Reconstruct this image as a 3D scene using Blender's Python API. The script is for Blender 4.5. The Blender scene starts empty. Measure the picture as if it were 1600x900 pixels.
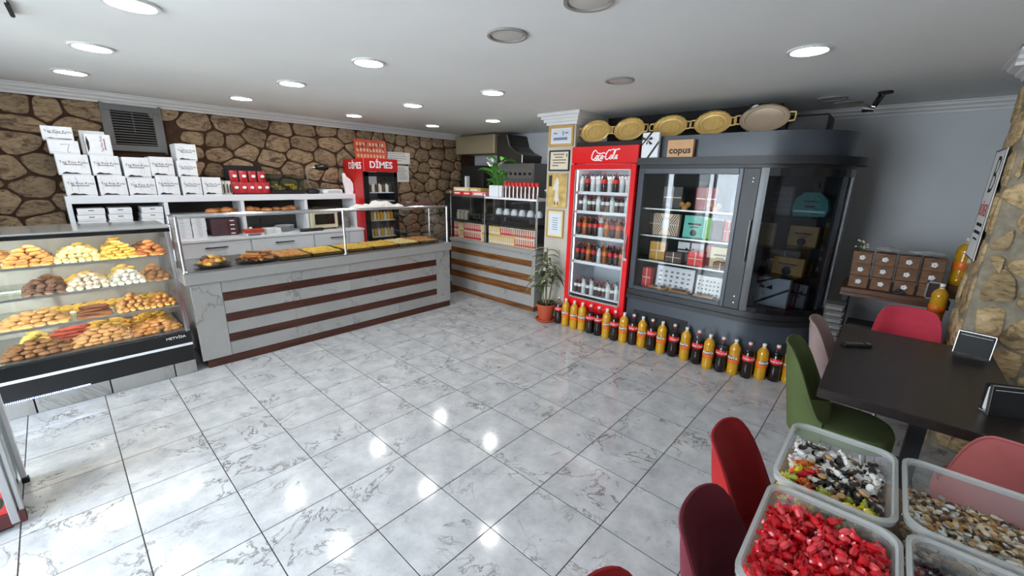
import bpy, bmesh, math, random
from mathutils import Vector, Matrix
random.seed(7)
PI = math.pi
scene = bpy.context.scene
COL = scene.collection
# ---------------------------------------------------------------- camera, world, exposure
CAM = Vector((0.388, -2.006, 1.713))
F_PX, YAW, PIT, ROLL = 641.1, 0.8365, -0.2576, 0.0212
_f = Vector((math.sin(YAW)*math.cos(PIT), math.cos(YAW)*math.cos(PIT), math.sin(PIT)))
_r = Vector((math.cos(YAW), -math.sin(YAW), 0.0)); _u = _r.cross(_f)
_r2 = math.cos(ROLL)*_r + math.sin(ROLL)*_u; _u2 = -math.sin(ROLL)*_r + math.cos(ROLL)*_u
cam = bpy.data.cameras.new('camera'); camo = bpy.data.objects.new('camera', cam); COL.objects.link(camo)
cam.sensor_width = 36.0; cam.lens = F_PX/1600*36.0; cam.clip_start = 0.02
m3 = Matrix((_r2, _u2, -_f)).transposed()
camo.matrix_world = Matrix.Translation(CAM) @ m3.to_4x4()
scene.camera = camo
world = bpy.data.worlds.new('world'); scene.world = world; world.use_nodes = True
bg = world.node_tree.nodes['Background']; bg.inputs[0].default_value = (0.80, 0.90, 1.0, 1); bg.inputs[1].default_value = 9.0
vs = scene.view_settings; vs.view_transform = 'Standard'; vs.look = 'None'; vs.gamma = 1.0; vs.exposure = 0.88
vs.use_curve_mapping = False
LAMP = 38.0      # strength of the lit ceiling downlights
# daylight openings: portals that only guide the sky's own light through the shop front
def portal(loc, rot, sx, sy):
    l = bpy.data.lights.new('window_portal', 'AREA'); l.shape = 'RECTANGLE'; l.size = sx; l.size_y = sy
    l.cycles.is_portal = True
    o = bpy.data.objects.new('window_portal', l); o.location = loc; o.rotation_euler = rot; COL.objects.link(o)
portal((-1.2, 0.4, 1.2), (0, -PI/2, 0), 2.3, 3.2)

# ---------------------------------------------------------------- helpers
def S(r, g, b):
    return tuple(((c/255)/12.92 if c/255 <= 0.04045 else ((c/255+0.055)/1.055)**2.4) for c in (r, g, b)) + (1.0,)

class MB:
    def __init__(s): s.v = []; s.f = []
    def add(s, v, f):
        n = len(s.v); s.v += [tuple(p) for p in v]; s.f += [tuple(i+n for i in q) for q in f]; return s
    def box(s, x0, x1, y0, y1, z0, z1, b=0.0):
        if b <= 0:
            v = [(x, y, z) for z in (z0, z1) for y in (y0, y1) for x in (x0, x1)]
            return s.add(v, [(0,2,3,1), (4,5,7,6), (0,1,5,4), (2,6,7,3), (0,4,6,2), (1,3,7,5)])
        c = ((x0+x1)/2, (y0+y1)/2, (z0+z1)/2); h = (abs(x1-x0)/2, abs(y1-y0)/2, abs(z1-z0)/2)
        b = min(b, min(h)*0.9)
        v = []; idx = {}
        for sx in (-1, 1):
            for sy in (-1, 1):
                for sz in (-1, 1):
                    sg = (sx, sy, sz)
                    for t in range(3):
                        idx[(sg, t)] = len(v)
                        v.append(tuple(c[k] + sg[k]*(h[k] - (0 if k == t else b)) for k in range(3)))
        f = []
        for t in range(3):
            a, d = [k for k in range(3) if k != t]
            for sg0 in (-1, 1):
                q = []
                for (p1, p2) in ((-1, -1), (1, -1), (1, 1), (-1, 1)):
                    sg = [0]*3; sg[t] = sg0; sg[a] = p1; sg[d] = p2; q.append(idx[(tuple(sg), t)])
                f.append(q)
            for p1 in (-1, 1):
                for p2 in (-1, 1):
                    sg = [0]*3; sg[a] = p1; sg[d] = p2
                    lo = list(sg); lo[t] = -1; hi = list(sg); hi[t] = 1
                    f.append([idx[(tuple(lo), a)], idx[(tuple(hi), a)], idx[(tuple(hi), d)], idx[(tuple(lo), d)]])
        for sx in (-1, 1):
            for sy in (-1, 1):
                for sz in (-1, 1): f.append([idx[((sx, sy, sz), t)] for t in range(3)])
        cv = Vector(c); g = []
        for q in f:
            p = [Vector(v[i]) for i in q]; n = (p[1]-p[0]).cross(p[2]-p[0]); m = sum(p, Vector())/len(p)
            g.append(q if n.dot(m-cv) > 0 else q[::-1])
        return s.add(v, g)
    def lathe(s, prof, seg=16, c=(0, 0, 0), a0=0.0, sx=1.0, sy=1.0):
        v = []; f = []; rows = []
        for (r, z) in prof:
            if r <= 1e-6: rows.append([len(v)]); v.append((c[0], c[1], c[2]+z))
            else:
                rows.append(list(range(len(v), len(v)+seg)))
                for k in range(seg):
                    a = a0+2*PI*k/seg; v.append((c[0]+sx*r*math.cos(a), c[1]+sy*r*math.sin(a), c[2]+z))
        for A, B in zip(rows[:-1], rows[1:]):
            for k in range(seg):
                k2 = (k+1) % seg
                if len(A) == 1 and len(B) == 1: continue
                if len(A) == 1: f.append((A[0], B[k2], B[k]))
                elif len(B) == 1: f.append((A[k], A[k2], B[0]))
                else: f.append((A[k], A[k2], B[k2], B[k]))
        return s.add(v, f)
    def tube(s, pts, r, seg=6, cap=True):
        pts = [Vector(p) for p in pts]; rs = r if isinstance(r, (list, tuple)) else [r]*len(pts)
        v = []; f = []; n = len(pts); nn = None
        for i, p in enumerate(pts):
            d = (pts[min(i+1, n-1)] - pts[max(i-1, 0)]).normalized()
            if nn is None: nn = Vector((0, 0, 1)) if abs(d.z) < 0.9 else Vector((1, 0, 0))
            nn = (nn - d*nn.dot(d)).normalized(); b = d.cross(nn)
            for k in range(seg):
                t = 2*PI*k/seg; v.append(p + rs[i]*(math.cos(t)*nn + math.sin(t)*b))
        for i in range(n-1):
            for k in range(seg):
                k2 = (k+1) % seg; f.append((i*seg+k, i*seg+k2, (i+1)*seg+k2, (i+1)*seg+k))
        if cap: f.append(tuple(range(seg))[::-1]); f.append(tuple((n-1)*seg+k for k in range(seg)))
        return s.add(v, f)
    def prism(s, poly, z0, z1):
        n = len(poly); v = [(x, y, z0) for x, y in poly] + [(x, y, z1) for x, y in poly]
        f = [tuple(range(n))[::-1], tuple(range(n, 2*n))] + [(k, (k+1) % n, n+(k+1) % n, n+k) for k in range(n)]
        return s.add(v, f)
    def xf(s, M):
        s.v = [tuple(M @ Vector(p)) for p in s.v]; return s
    def mesh(s, name, mat=None, smooth=False):
        me = bpy.data.meshes.new(name); me.from_pydata(s.v, [], s.f)
        if mat is not None:
            for m in (mat if isinstance(mat, (list, tuple)) else [mat]): me.materials.append(m)
        if smooth:
            me.polygons.foreach_set('use_smooth', [True]*len(me.polygons)); me.set_sharp_from_angle(angle=0.7)
        me.update(); return me
    def build(s, name, mat, parent=None, smooth=False, loc=(0, 0, 0), rot=(0, 0, 0)):
        return inst(name, s.mesh(name, mat, smooth), parent, loc, rot)

def inst(name, me, parent=None, loc=(0, 0, 0), rot=(0, 0, 0), sc=None):
    o = bpy.data.objects.new(name, me); COL.objects.link(o); o.parent = parent
    o.location = loc; o.rotation_euler = rot
    if sc is not None: o.scale = (sc, sc, sc) if isinstance(sc, (int, float)) else sc
    return o
def tag(o, label, cat, group=None, kind=None):
    o['label'] = label; o['category'] = cat
    if group: o['group'] = group
    if kind: o['kind'] = kind
    return o
def thing(name, label, cat, loc=(0, 0, 0), rz=0.0, group=None):
    o = bpy.data.objects.new(name, None); COL.objects.link(o); o.location = loc; o.rotation_euler = (0, 0, rz)
    o.empty_display_size = 0.1
    return tag(o, label, cat, group)
def struct(o): o['kind'] = 'structure'; return o
def dup(root, loc, rz=0.0, label=None, sc=None):
    r = root.copy(); COL.objects.link(r); r.location = loc; r.rotation_euler = (0, 0, rz)
    if sc is not None: r.scale = (sc, sc, sc)
    if label: r['label'] = label
    for ch in list(root.children):
        c = ch.copy(); COL.objects.link(c); c.parent = r
        for g in list(ch.children):
            d = g.copy(); COL.objects.link(d); d.parent = c
    return r
def B(x0, x1, y0, y1, z0, z1, b=0.0): return MB().box(x0, x1, y0, y1, z0, z1, b)
ORD = ['first', 'second', 'third', 'fourth', 'fifth', 'sixth', 'seventh', 'eighth', 'ninth', 'tenth', 'eleventh', 'twelfth', 'thirteenth', 'fourteenth', 'fifteenth', 'sixteenth', 'seventeenth', 'eighteenth', 'nineteenth', 'twentieth', 'twenty-first', 'twenty-second', 'twenty-third', 'twenty-fourth']

_tc = {}
def text_mesh(s, size, shear=0.0, ext=0.0006, align='CENTER', bold=0.0):
    k = (s, size, shear, ext, align, bold)
    if k in _tc: return _tc[k]
    c = bpy.data.curves.new('lettering', 'FONT'); c.body = s; c.size = size; c.shear = shear; c.extrude = ext
    c.align_x = align; c.align_y = 'CENTER'; c.offset = bold; c.resolution_u = 3
    o = bpy.data.objects.new('lettering', c); COL.objects.link(o)
    bpy.context.view_layer.update()
    me = bpy.data.meshes.new_from_object(o.evaluated_get(bpy.context.evaluated_depsgraph_get()))
    bpy.data.objects.remove(o); bpy.data.curves.remove(c); me.name = 'lettering'; me.materials.clear()
    _tc[k] = me; return me
def text(s, size, mat, parent, loc, rot=(PI/2, 0, 0), shear=0.0, name='lettering', align='CENTER', bold=0.0, sx=1.0):
    me = text_mesh(s, size, shear, align=align, bold=bold).copy(); me.materials.append(mat)
    o = inst(name, me, parent, loc, rot)
    if sx != 1.0: o.scale = (sx, 1, 1)
    return o
def wrap_text(s, size, r, z, a_mid, shear=0.0, bold=0.0):   # lettering bent around a bottle
    me = text_mesh(s, size, shear, bold=bold); m = MB()
    v = []
    for p in me.vertices:
        a = a_mid + p.co.x/r; v.append(((r+p.co.z)*math.cos(a), (r+p.co.z)*math.sin(a), z+p.co.y))
    m.add(v, [tuple(q.vertices) for q in me.polygons]); return m

# ---------------------------------------------------------------- materials
def nodes(name):
    m = bpy.data.materials.new(name); m.use_nodes = True; nt = m.node_tree
    return m, nt, nt.nodes['Principled BSDF']
def pm(name, col, rough=0.5, metal=0.0, var=0.0, vs_=6.0, bump=0.0, bs=60.0, spec=0.5, coat=0.0, sheen=0.0, rnd=0.0, emit=None, alpha=1.0, trans=0.0):
    m, nt, p = nodes(name); L = nt.links.new
    p.inputs['Base Color'].default_value = col; p.inputs['Roughness'].default_value = rough
    p.inputs['Metallic'].default_value = metal; p.inputs['Specular IOR Level'].default_value = spec
    p.inputs['Coat Weight'].default_value = coat; p.inputs['Sheen Weight'].default_value = sheen
    p.inputs['Transmission Weight'].default_value = trans
    if emit: p.inputs['Emission Color'].default_value = col; p.inputs['Emission Strength'].default_value = emit
    tc = nt.nodes.new('ShaderNodeTexCoord')
    if var > 0 or rnd > 0:
        n = nt.nodes.new('ShaderNodeTexNoise'); n.inputs['Scale'].default_value = vs_; n.inputs['Detail'].default_value = 4
        L(tc.outputs['Object'], n.inputs['Vector'])
        h = nt.nodes.new('ShaderNodeHueSaturation'); h.inputs['Color'].default_value = col
        r = nt.nodes.new('ShaderNodeMapRange'); r.inputs[1].default_value = 0.3; r.inputs[2].default_value = 0.7
        r.inputs[3].default_value = 1-var; r.inputs[4].default_value = 1+var
        L(n.outputs['Fac'], r.inputs[0])
        if rnd > 0:
            oi = nt.nodes.new('ShaderNodeObjectInfo'); a = nt.nodes.new('ShaderNodeMath'); a.operation = 'MULTIPLY_ADD'
            L(oi.outputs['Random'], a.inputs[0]); a.inputs[1].default_value = 2*rnd; a.inputs[2].default_value = 1-rnd
            mu = nt.nodes.new('ShaderNodeMath'); mu.operation = 'MULTIPLY'
            L(a.outputs[0], mu.inputs[0]); L(r.outputs[0], mu.inputs[1]); L(mu.outputs[0], h.inputs['Value'])
        else: L(r.outputs[0], h.inputs['Value'])
        L(h.outputs['Color'], p.inputs['Base Color'])
    if bump > 0:
        n2 = nt.nodes.new('ShaderNodeTexNoise'); n2.inputs['Scale'].default_value = bs; n2.inputs['Detail'].default_value = 3
        L(tc.outputs['Object'], n2.inputs['Vector'])
        b = nt.nodes.new('ShaderNodeBump'); b.inputs['Strength'].default_value = bump; b.inputs['Distance'].default_value = 0.01
        L(n2.outputs['Fac'], b.inputs['Height']); L(b.outputs['Normal'], p.inputs['Normal'])
    return m
def glass_mat(name, tint=(0.97, 0.98, 0.98, 1), refl=0.12, rough=0.02, fr=1.45):
    m = bpy.data.materials.new(name); m.use_nodes = True; nt = m.node_tree; L = nt.links.new
    nt.nodes.remove(nt.nodes['Principled BSDF']); out = nt.nodes['Material Output']
    t = nt.nodes.new('ShaderNodeBsdfTransparent'); t.inputs[0].default_value = tint
    g = nt.nodes.new('ShaderNodeBsdfGlossy'); g.inputs['Roughness'].default_value = rough
    lw = nt.nodes.new('ShaderNodeLayerWeight'); lw.inputs['Blend'].default_value = 0.5
    pw = nt.nodes.new('ShaderNodeMath'); pw.operation = 'POWER'; L(lw.outputs['Facing'], pw.inputs[0]); pw.inputs[1].default_value = 5.0
    f = nt.nodes.new('ShaderNodeMath'); f.operation = 'MULTIPLY_ADD'; L(pw.outputs[0], f.inputs[0]); f.inputs[1].default_value = 0.9; f.inputs[2].default_value = 0.035
    mx = nt.nodes.new('ShaderNodeMixShader'); L(f.outputs[0], mx.inputs[0]); L(t.outputs[0], mx.inputs[1]); L(g.outputs[0], mx.inputs[2])
    L(mx.outputs[0], out.inputs['Surface']); return m
def vein_mat(name, c1, c2, cv, rough, scale=2.2, vein=0.035, grain=0.06, coat=0.0):
    m, nt, p = nodes(name); L = nt.links.new; N = nt.nodes.new
    tc = N('ShaderNodeTexCoord'); oi = N('ShaderNodeObjectInfo'); mu = N('ShaderNodeVectorMath'); mu.operation = 'SCALE'
    cx = N('ShaderNodeCombineXYZ'); L(oi.outputs['Random'], cx.inputs[0]); L(oi.outputs['Random'], cx.inputs[1])
    L(cx.outputs[0], mu.inputs[0]); mu.inputs['Scale'].default_value = 97.0
    ad = N('ShaderNodeVectorMath'); ad.operation = 'ADD'; L(tc.outputs['Object'], ad.inputs[0]); L(mu.outputs[0], ad.inputs[1])
    n1 = N('ShaderNodeTexNoise'); n1.inputs['Scale'].default_value = scale; n1.inputs['Detail'].default_value = 7; n1.inputs['Roughness'].default_value = 0.62; n1.inputs['Distortion'].default_value = 0.7
    L(ad.outputs[0], n1.inputs['Vector'])
    s = N('ShaderNodeMath'); s.operation = 'SUBTRACT'; s.inputs[1].default_value = 0.5; L(n1.outputs['Fac'], s.inputs[0])
    ab = N('ShaderNodeMath'); ab.operation = 'ABSOLUTE'; L(s.outputs[0], ab.inputs[0])
    mr = N('ShaderNodeMapRange'); mr.inputs[1].default_value = 0.0; mr.inputs[2].default_value = vein; mr.inputs[3].default_value = 1.0; mr.inputs[4].default_value = 0.0
    L(ab.outputs[0], mr.inputs[0])
    n2 = N('ShaderNodeTexNoise'); n2.inputs['Scale'].default_value = scale*1.6; n2.inputs['Detail'].default_value = 8; n2.inputs['Roughness'].default_value = 0.7
    L(ad.outputs[0], n2.inputs['Vector'])
    cr = N('ShaderNodeMix'); cr.data_type = 'RGBA'; cr.inputs[6].default_value = c1; cr.inputs[7].default_value = c2
    m2 = N('ShaderNodeMapRange'); m2.inputs[1].default_value = 0.35; m2.inputs[2].default_value = 0.68; L(n2.outputs['Fac'], m2.inputs[0]); L(m2.outputs[0], cr.inputs[0])
    n3 = N('ShaderNodeTexNoise'); n3.inputs['Scale'].default_value = 3.1; L(ad.outputs[0], n3.inputs['Vector'])
    m3_ = N('ShaderNodeMapRange'); m3_.inputs[1].default_value = 0.42; m3_.inputs[2].default_value = 0.62; L(n3.outputs['Fac'], m3_.inputs[0])
    vm = N('ShaderNodeMath'); vm.operation = 'MULTIPLY'; L(mr.outputs[0], vm.inputs[0]); L(m3_.outputs[0], vm.inputs[1])
    c2_ = N('ShaderNodeMix'); c2_.data_type = 'RGBA'; L(vm.outputs[0], c2_.inputs[0]); L(cr.outputs[2], c2_.inputs[6]); c2_.inputs[7].default_value = cv
    n4 = N('ShaderNodeTexNoise'); n4.inputs['Scale'].default_value = 75; n4.inputs['Detail'].default_value = 2; L(ad.outputs[0], n4.inputs['Vector'])
    m4 = N('ShaderNodeMapRange'); m4.inputs[1].default_value = 0.62; m4.inputs[2].default_value = 0.74; m4.inputs[3].default_value = 0; m4.inputs[4].default_value = 0.55; L(n4.outputs['Fac'], m4.inputs[0])
    v2 = N('ShaderNodeMath'); v2.operation = 'MULTIPLY'; L(m4.outputs[0], v2.inputs[0]); L(m2.outputs[0], v2.inputs[1])
    c3_ = N('ShaderNodeMix'); c3_.data_type = 'RGBA'; L(v2.outputs[0], c3_.inputs[0]); L(c2_.outputs[2], c3_.inputs[6]); c3_.inputs[7].default_value = cv
    L(c3_.outputs[2], p.inputs['Base Color']); p.inputs['Roughness'].default_value = rough; p.inputs['Coat Weight'].default_value = coat
    return m
def stone_mat(name, ca, cb, cc, bump=0.9):
    m, nt, p = nodes(name); L = nt.links.new; N = nt.nodes.new
    tc = N('ShaderNodeTexCoord'); oi = N('ShaderNodeObjectInfo'); mu = N('ShaderNodeVectorMath'); mu.operation = 'SCALE'
    cx = N('ShaderNodeCombineXYZ'); L(oi.outputs['Random'], cx.inputs[0]); L(oi.outputs['Random'], cx.inputs[2])
    L(cx.outputs[0], mu.inputs[0]); mu.inputs['Scale'].default_value = 53.0
    ad = N('ShaderNodeVectorMath'); ad.operation = 'ADD'; L(tc.outputs['Object'], ad.inputs[0]); L(mu.outputs[0], ad.inputs[1])
    mp = N('ShaderNodeMapping'); mp.inputs['Scale'].default_value = (1, 1, 2.2); L(ad.outputs[0], mp.inputs['Vector'])
    n1 = N('ShaderNodeTexNoise'); n1.inputs['Scale'].default_value = 9; n1.inputs['Detail'].default_value = 8; n1.inputs['Roughness'].default_value = 0.72; n1.inputs['Distortion'].default_value = 1.2
    L(mp.outputs[0], n1.inputs['Vector'])
    r = N('ShaderNodeValToRGB'); e = r.color_ramp.elements; e[0].position = 0.36; e[0].color = cc; e[1].position = 0.58; e[1].color = ca
    k = r.color_ramp.elements.new(0.46); k.color = cb; L(n1.outputs['Fac'], r.inputs[0])
    h = N('ShaderNodeHueSaturation'); a = N('ShaderNodeMath'); a.operation = 'MULTIPLY_ADD'; a.inputs[1].default_value = 0.45; a.inputs[2].default_value = 0.78
    L(oi.outputs['Random'], a.inputs[0]); L(a.outputs[0], h.inputs['Value']); L(r.outputs[0], h.inputs['Color']); L(h.outputs[0], p.inputs['Base Color'])
    b = N('ShaderNodeBump'); b.inputs['Strength'].default_value = bump; b.inputs['Distance'].default_value = 0.02
    L(n1.outputs['Fac'], b.inputs['Height']); L(b.outputs[0], p.inputs['Normal']); p.inputs['Roughness'].default_value = 0.8
    return m
def wood_mat(name, c1, c2, rough=0.35, scale=(1.2, 14, 14), coat=0.0):
    m, nt, p = nodes(name); L = nt.links.new; N = nt.nodes.new
    tc = N('ShaderNodeTexCoord'); mp = N('ShaderNodeMapping'); mp.inputs['Scale'].default_value = scale; L(tc.outputs['Object'], mp.inputs[0])
    n = N('ShaderNodeTexNoise'); n.inputs['Scale'].default_value = 2.0; n.inputs['Detail'].default_value = 6; n.inputs['Distortion'].default_value = 0.8; L(mp.outputs[0], n.inputs[0])
    mx = N('ShaderNodeMix'); mx.data_type = 'RGBA'; mx.inputs[6].default_value = c1; mx.inputs[7].default_value = c2
    r = N('ShaderNodeMapRange'); r.inputs[1].default_value = 0.35; r.inputs[2].default_value = 0.65; L(n.outputs[0], r.inputs[0]); L(r.outputs[0], mx.inputs[0])
    L(mx.outputs[2], p.inputs['Base Color']); p.inputs['Roughness'].default_value = rough; p.inputs['Coat Weight'].default_value = coat
    return m
def emis(name, col, st):
    m = bpy.data.materials.new(name); m.use_nodes = True; nt = m.node_tree; nt.nodes.remove(nt.nodes['Principled BSDF'])
    e = nt.nodes.new('ShaderNodeEmission'); e.inputs[0].default_value = col; e.inputs[1].default_value = st
    nt.links.new(e.outputs[0], nt.nodes['Material Output'].inputs[0]); return m
def led_mat(name, col, st, freq):      # a strip of separate little diodes
    m = emis(name, col, st); nt = m.node_tree; e = nt.nodes['Emission']; N = nt.nodes.new; L = nt.links.new
    tc = N('ShaderNodeTexCoord'); w = N('ShaderNodeTexWave'); w.wave_type = 'BANDS'; w.bands_direction = 'X'; w.inputs['Scale'].default_value = freq
    L(tc.outputs['Object'], w.inputs[0]); r = N('ShaderNodeMapRange'); r.inputs[1].default_value = 0.45; r.inputs[2].default_value = 0.55; r.inputs[4].default_value = st
    L(w.outputs[1], r.inputs[0]); L(r.outputs[0], e.inputs[1]); return m

TILE = vein_mat('floor_tile_glaze', S(194, 195, 196), S(160, 162, 164), S(104, 100, 96), 0.11, scale=3.2, vein=0.016)
MARBLE = vein_mat('grey_marble_laminate', S(160, 158, 155), S(146, 144, 141), S(118, 114, 110), 0.10, scale=1.1, vein=0.010)
GROUT = pm('dark_grout', S(52, 44, 40), 0.9)
CEIL = pm('ceiling_paint', S(232, 231, 228), 0.85, var=0.03, vs_=1.2)
CORN = pm('cornice_plaster', S(226, 224, 222), 0.7)
WALLP = pm('wall_paint', S(205, 206, 208), 0.8, var=0.03, vs_=2)
MORTAR = pm('brown_mortar', S(66, 42, 28), 0.95, var=0.25, vs_=14, bump=0.5)
STONE = stone_mat('field_stone', S(164, 140, 110), S(136, 112, 86), S(74, 54, 38))
MORTAR2 = pm('sand_mortar', S(150, 140, 122), 0.95, var=0.2, vs_=22, bump=0.9, bs=45)
STONE2 = stone_mat('sand_stone', S(206, 180, 138), S(176, 150, 108), S(120, 98, 66))
WHITE = pm('white_laminate', S(232, 234, 238), 0.35)
WPAPER = pm('white_card', S(238, 239, 242), 0.6, var=0.03, vs_=20)
CHROME = pm('chrome', S(215, 216, 218), 0.16, 1.0)
STEEL = pm('brushed_steel', S(170, 170, 170), 0.34, 1.0)
ALU = pm('aluminium', S(176, 176, 176), 0.4, 0.85)
LEDGE = pm('grey_ledge', S(150, 148, 145), 0.3)
BLACK = pm('black_gloss', S(16, 16, 18), 0.25)
BLACKM = pm('black_matt', S(20, 20, 21), 0.6)
DARKIN = pm('dark_interior', S(34, 33, 34), 0.6)
GREYPL = pm('grey_plastic', S(112, 110, 108), 0.5)
WOODSTR = wood_mat('dark_wood_strip', S(80, 40, 28), S(54, 27, 20), 0.22)
WOODAMB = wood_mat('amber_wood_strip', S(134, 88, 48), S(92, 56, 30), 0.15)
WENGE = wood_mat('wenge_tabletop', S(44, 37, 34), S(32, 26, 24), 0.36)
WALNUT = wood_mat('walnut_tabletop', S(134, 112, 88), S(104, 84, 62), 0.4)
GLASS = glass_mat('clear_glass')
GLASSD = glass_mat('cabinet_glass', (0.60, 0.63, 0.66, 1))
GLASSS = glass_mat('shelf_glass', (0.86, 0.92, 0.90, 1))
REDG = pm('cola_red', S(226, 16, 22), 0.22, coat=0.3)
REDD = pm('header_red', S(196, 26, 30), 0.3)
WTXT = pm('white_print', S(245, 245, 245), 0.5)
BTXT = pm('black_print', S(28, 26, 26), 0.6)
GTXT = pm('grey_print', S(120, 118, 118), 0.6)
RTXT = pm('red_print', S(170, 60, 55), 0.6)
SLATE = pm('slate_blue_lacquer', S(58, 63, 72), 0.32, var=0.08, vs_=3)
SLATED = pm('dark_slate_lacquer', S(25, 26, 29), 0.42)
GOLD = pm('gold_tray', S(216, 180, 108), 0.36, 0.35, var=0.12, vs_=25, bump=0.25, bs=50)
BRONZE = pm('bronze_tray', S(176, 156, 132), 0.4, 0.3, var=0.06, vs_=10)
GOLDFR = pm('gold_frame', S(206, 166, 92), 0.4, 0.3)
PAPER = pm('paper', S(228, 228, 226), 0.7)
CREAM = pm('cream_paper', S(222, 214, 190), 0.7)
COLA = pm('cola_bottle', S(24, 12, 10), 0.08, coat=0.5)
ORANGE = pm('orange_soda', S(196, 142, 22), 0.10, coat=0.5, trans=0.0)
CLEARB = glass_mat('clear_bottle_plastic', (0.86, 0.85, 0.82, 1), rough=0.08)
LABR = pm('red_label', S(206, 26, 30), 0.4)
LABO = pm('orange_label', S(232, 112, 24), 0.4)
NAVY = pm('navy_print', S(26, 30, 66), 0.5)
TERRA = pm('terracotta_plastic', S(176, 74, 44), 0.55)
SOIL = pm('soil', S(44, 32, 24), 0.95, bump=0.6)
LEAF = pm('leaf_green', S(70, 142, 40), 0.4, var=0.15, vs_=9, rnd=0.25)
LEAFD = pm('leaf_dark', S(62, 78, 44), 0.5, var=0.15, vs_=9, rnd=0.25)
LEAFS = pm('leaf_silver', S(134, 140, 108), 0.5, var=0.25, vs_=14, rnd=0.2)
def milky(name, col, mix):
    m = bpy.data.materials.new(name); m.use_nodes = True; nt = m.node_tree; L = nt.links.new; p = nt.nodes['Principled BSDF']
    p.inputs['Base Color'].default_value = col; p.inputs['Roughness'].default_value = 0.25
    t = nt.nodes.new('ShaderNodeBsdfTransparent'); t.inputs[0].default_value = (0.95, 0.96, 0.96, 1)
    mx = nt.nodes.new('ShaderNodeMixShader'); mx.inputs[0].default_value = mix
    L(t.outputs[0], mx.inputs[1]); L(p.outputs[0], mx.inputs[2]); L(mx.outputs[0], nt.nodes['Material Output'].inputs[0]); return m
CRATE = milky('milky_plastic', S(200, 202, 200), 0.24)
CRATER = milky('milky_rim', S(206, 208, 206), 0.45)
CLEARPL = milky('clear_wrap', S(190, 190, 190), 0.35)

# ================================================================ THE SETTING
H = 2.48; YW = 4.15; XF = 6.05; XL = -1.1; YR = -3.3; T = 0.4
fl = struct(B(XL, XF, YR, YW, -0.06, -0.0012).build('floor', GROUT)); fl['label'] = 'grey marbled tile floor with dark grout joints'
tile_me = B(-0.1975, 0.1975, -0.1975, 0.1975, -0.02, 0.0, 0.0006).mesh('tile', TILE)
for i in range(-3, 13):
    for j in range(-8, 11):
        x, y = (i+0.5)*T, (j+0.5)*T
        if x < -0.9 or x > 4.75 or y < -3.1 or y > 2.6: continue
        if y > 2.35 and x < 4.0: continue
        if y > 0.9 and x < -0.3: continue
        if y < -2.5 and x < 1.4: continue
        inst('tile', tile_me, fl, (x, y, 0), (0, 0, random.choice((0, PI/2, PI, -PI/2))))
# unseen or hidden part of the floor carries on in the same material, one flat slab lower than the laid tiles
B(4.8, XF, YR, YW, -0.02, -0.001).build('tile_field', TILE, fl)
B(XL, 4.0, 2.4, YW, -0.02, -0.001).build('tile_field', TILE, fl)
ce = struct(B(XL-0.2, XF+0.15, YR-0.15, YW+0.15, H, H+0.12).build('ceiling', CEIL)); ce['label'] = 'off-white plaster ceiling with recessed downlights'
wb = struct(B(XL, XF, YW, YW+0.15, 0, H).build('wall_back', MORTAR)); wb['label'] = 'fieldstone wall behind the white shelf unit'
wf = struct(B(XF, XF+0.15, YR, YW, 0, H).build('wall_far', WALLP)); wf['label'] = 'plain pale grey wall behind the brown box stack'
# wall_right with a window, wall_left with a shop window
def wall_open(name, axis, c0, c1, a0, a1, o0, o1, z0, z1):
    m = MB()
    def bb(p0, p1, q0, q1):
        if axis == 'x': m.box(c0, c1, p0, p1, q0, q1)
        else: m.box(p0, p1, c0, c1, q0, q1)
    bb(a0, o0, 0, H); bb(o1, a1, 0, H); bb(o0, o1, 0, z0); bb(o0, o1, z1, H)
    return struct(m.build(name, WALLP))
wl = wall_open('wall_left', 'x', XL-0.2, XL, YR, YW, -1.2, 2.0, 0.05, 2.35)
wr = struct(B(XL, XF, YR-0.2, YR, 0, H).build('wall_right', WALLP))
def window(name, axis, c, o0, o1, z0, z1, n):
    root = bpy.data.objects.new(name, None); COL.objects.link(root); struct(root)
    fr = MB(); w = 0.03
    def bx(m, p0, p1, q0, q1, t=0.03):
        if axis == 'x': m.box(c-t, c+t, p0, p1, q0, q1)
        else: m.box(p0, p1, c-t, c+t, q0, q1)
    bx(fr, o0, o1, z0, z0+0.06); bx(fr, o0, o1, z1-0.06, z1)
    for k in range(n+1): x = o0+(o1-o0)*k/n; bx(fr, x-w, x+w, z0, z1)
    fr.build('window_frame', ALU, root)
    for k in range(n):
        m = MB(); bx(m, o0+(o1-o0)*k/n+w, o0+(o1-o0)*(k+1)/n-w, z0+0.06, z1-0.06, 0.004); m.build('pane', GLASS, root)
window('window_1', 'x', XL-0.1, -1.2, 2.0, 0.05, 2.35, 3)
PAV = pm('pavement', S(200, 198, 194), 0.9, var=0.1)
struct(B(-14, 14, -14, 14, -0.3, -0.08).build('ground', PAV))

# cornices
def cornice(name, p0, p1, nrm, parent=None, dep=0.115, hh=0.09):
    # stepped profile swept along p0-p1; nrm points into the room
    prof = [(0, 0), (0.012, 0), (0.018, 0.018), (0.045, 0.03), (0.05, 0.045), (0.085, 0.062), (0.092, 0.078), (dep, 0.082), (dep, hh), (0, hh)]
    m = MB(); n = len(prof); v = []
    for p in (p0, p1):
        for (d, z) in prof: v.append((p[0]+nrm[0]*d, p[1]+nrm[1]*d, H-hh+z))
    m.add(v, [(k, (k+1) % n, n+(k+1) % n, n+k) for k in range(n)] + [tuple(range(n)), tuple(range(n, 2*n))])
    return struct(m.build(name, CORN, parent)) if parent is None else m.build(name, CORN, parent)
cornice('trim_1', (XL, YW), (5.62, YW), (0, -1)); cornice('trim_2', (XF, 1.0), (XF, YR), (-1, 0))

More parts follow.
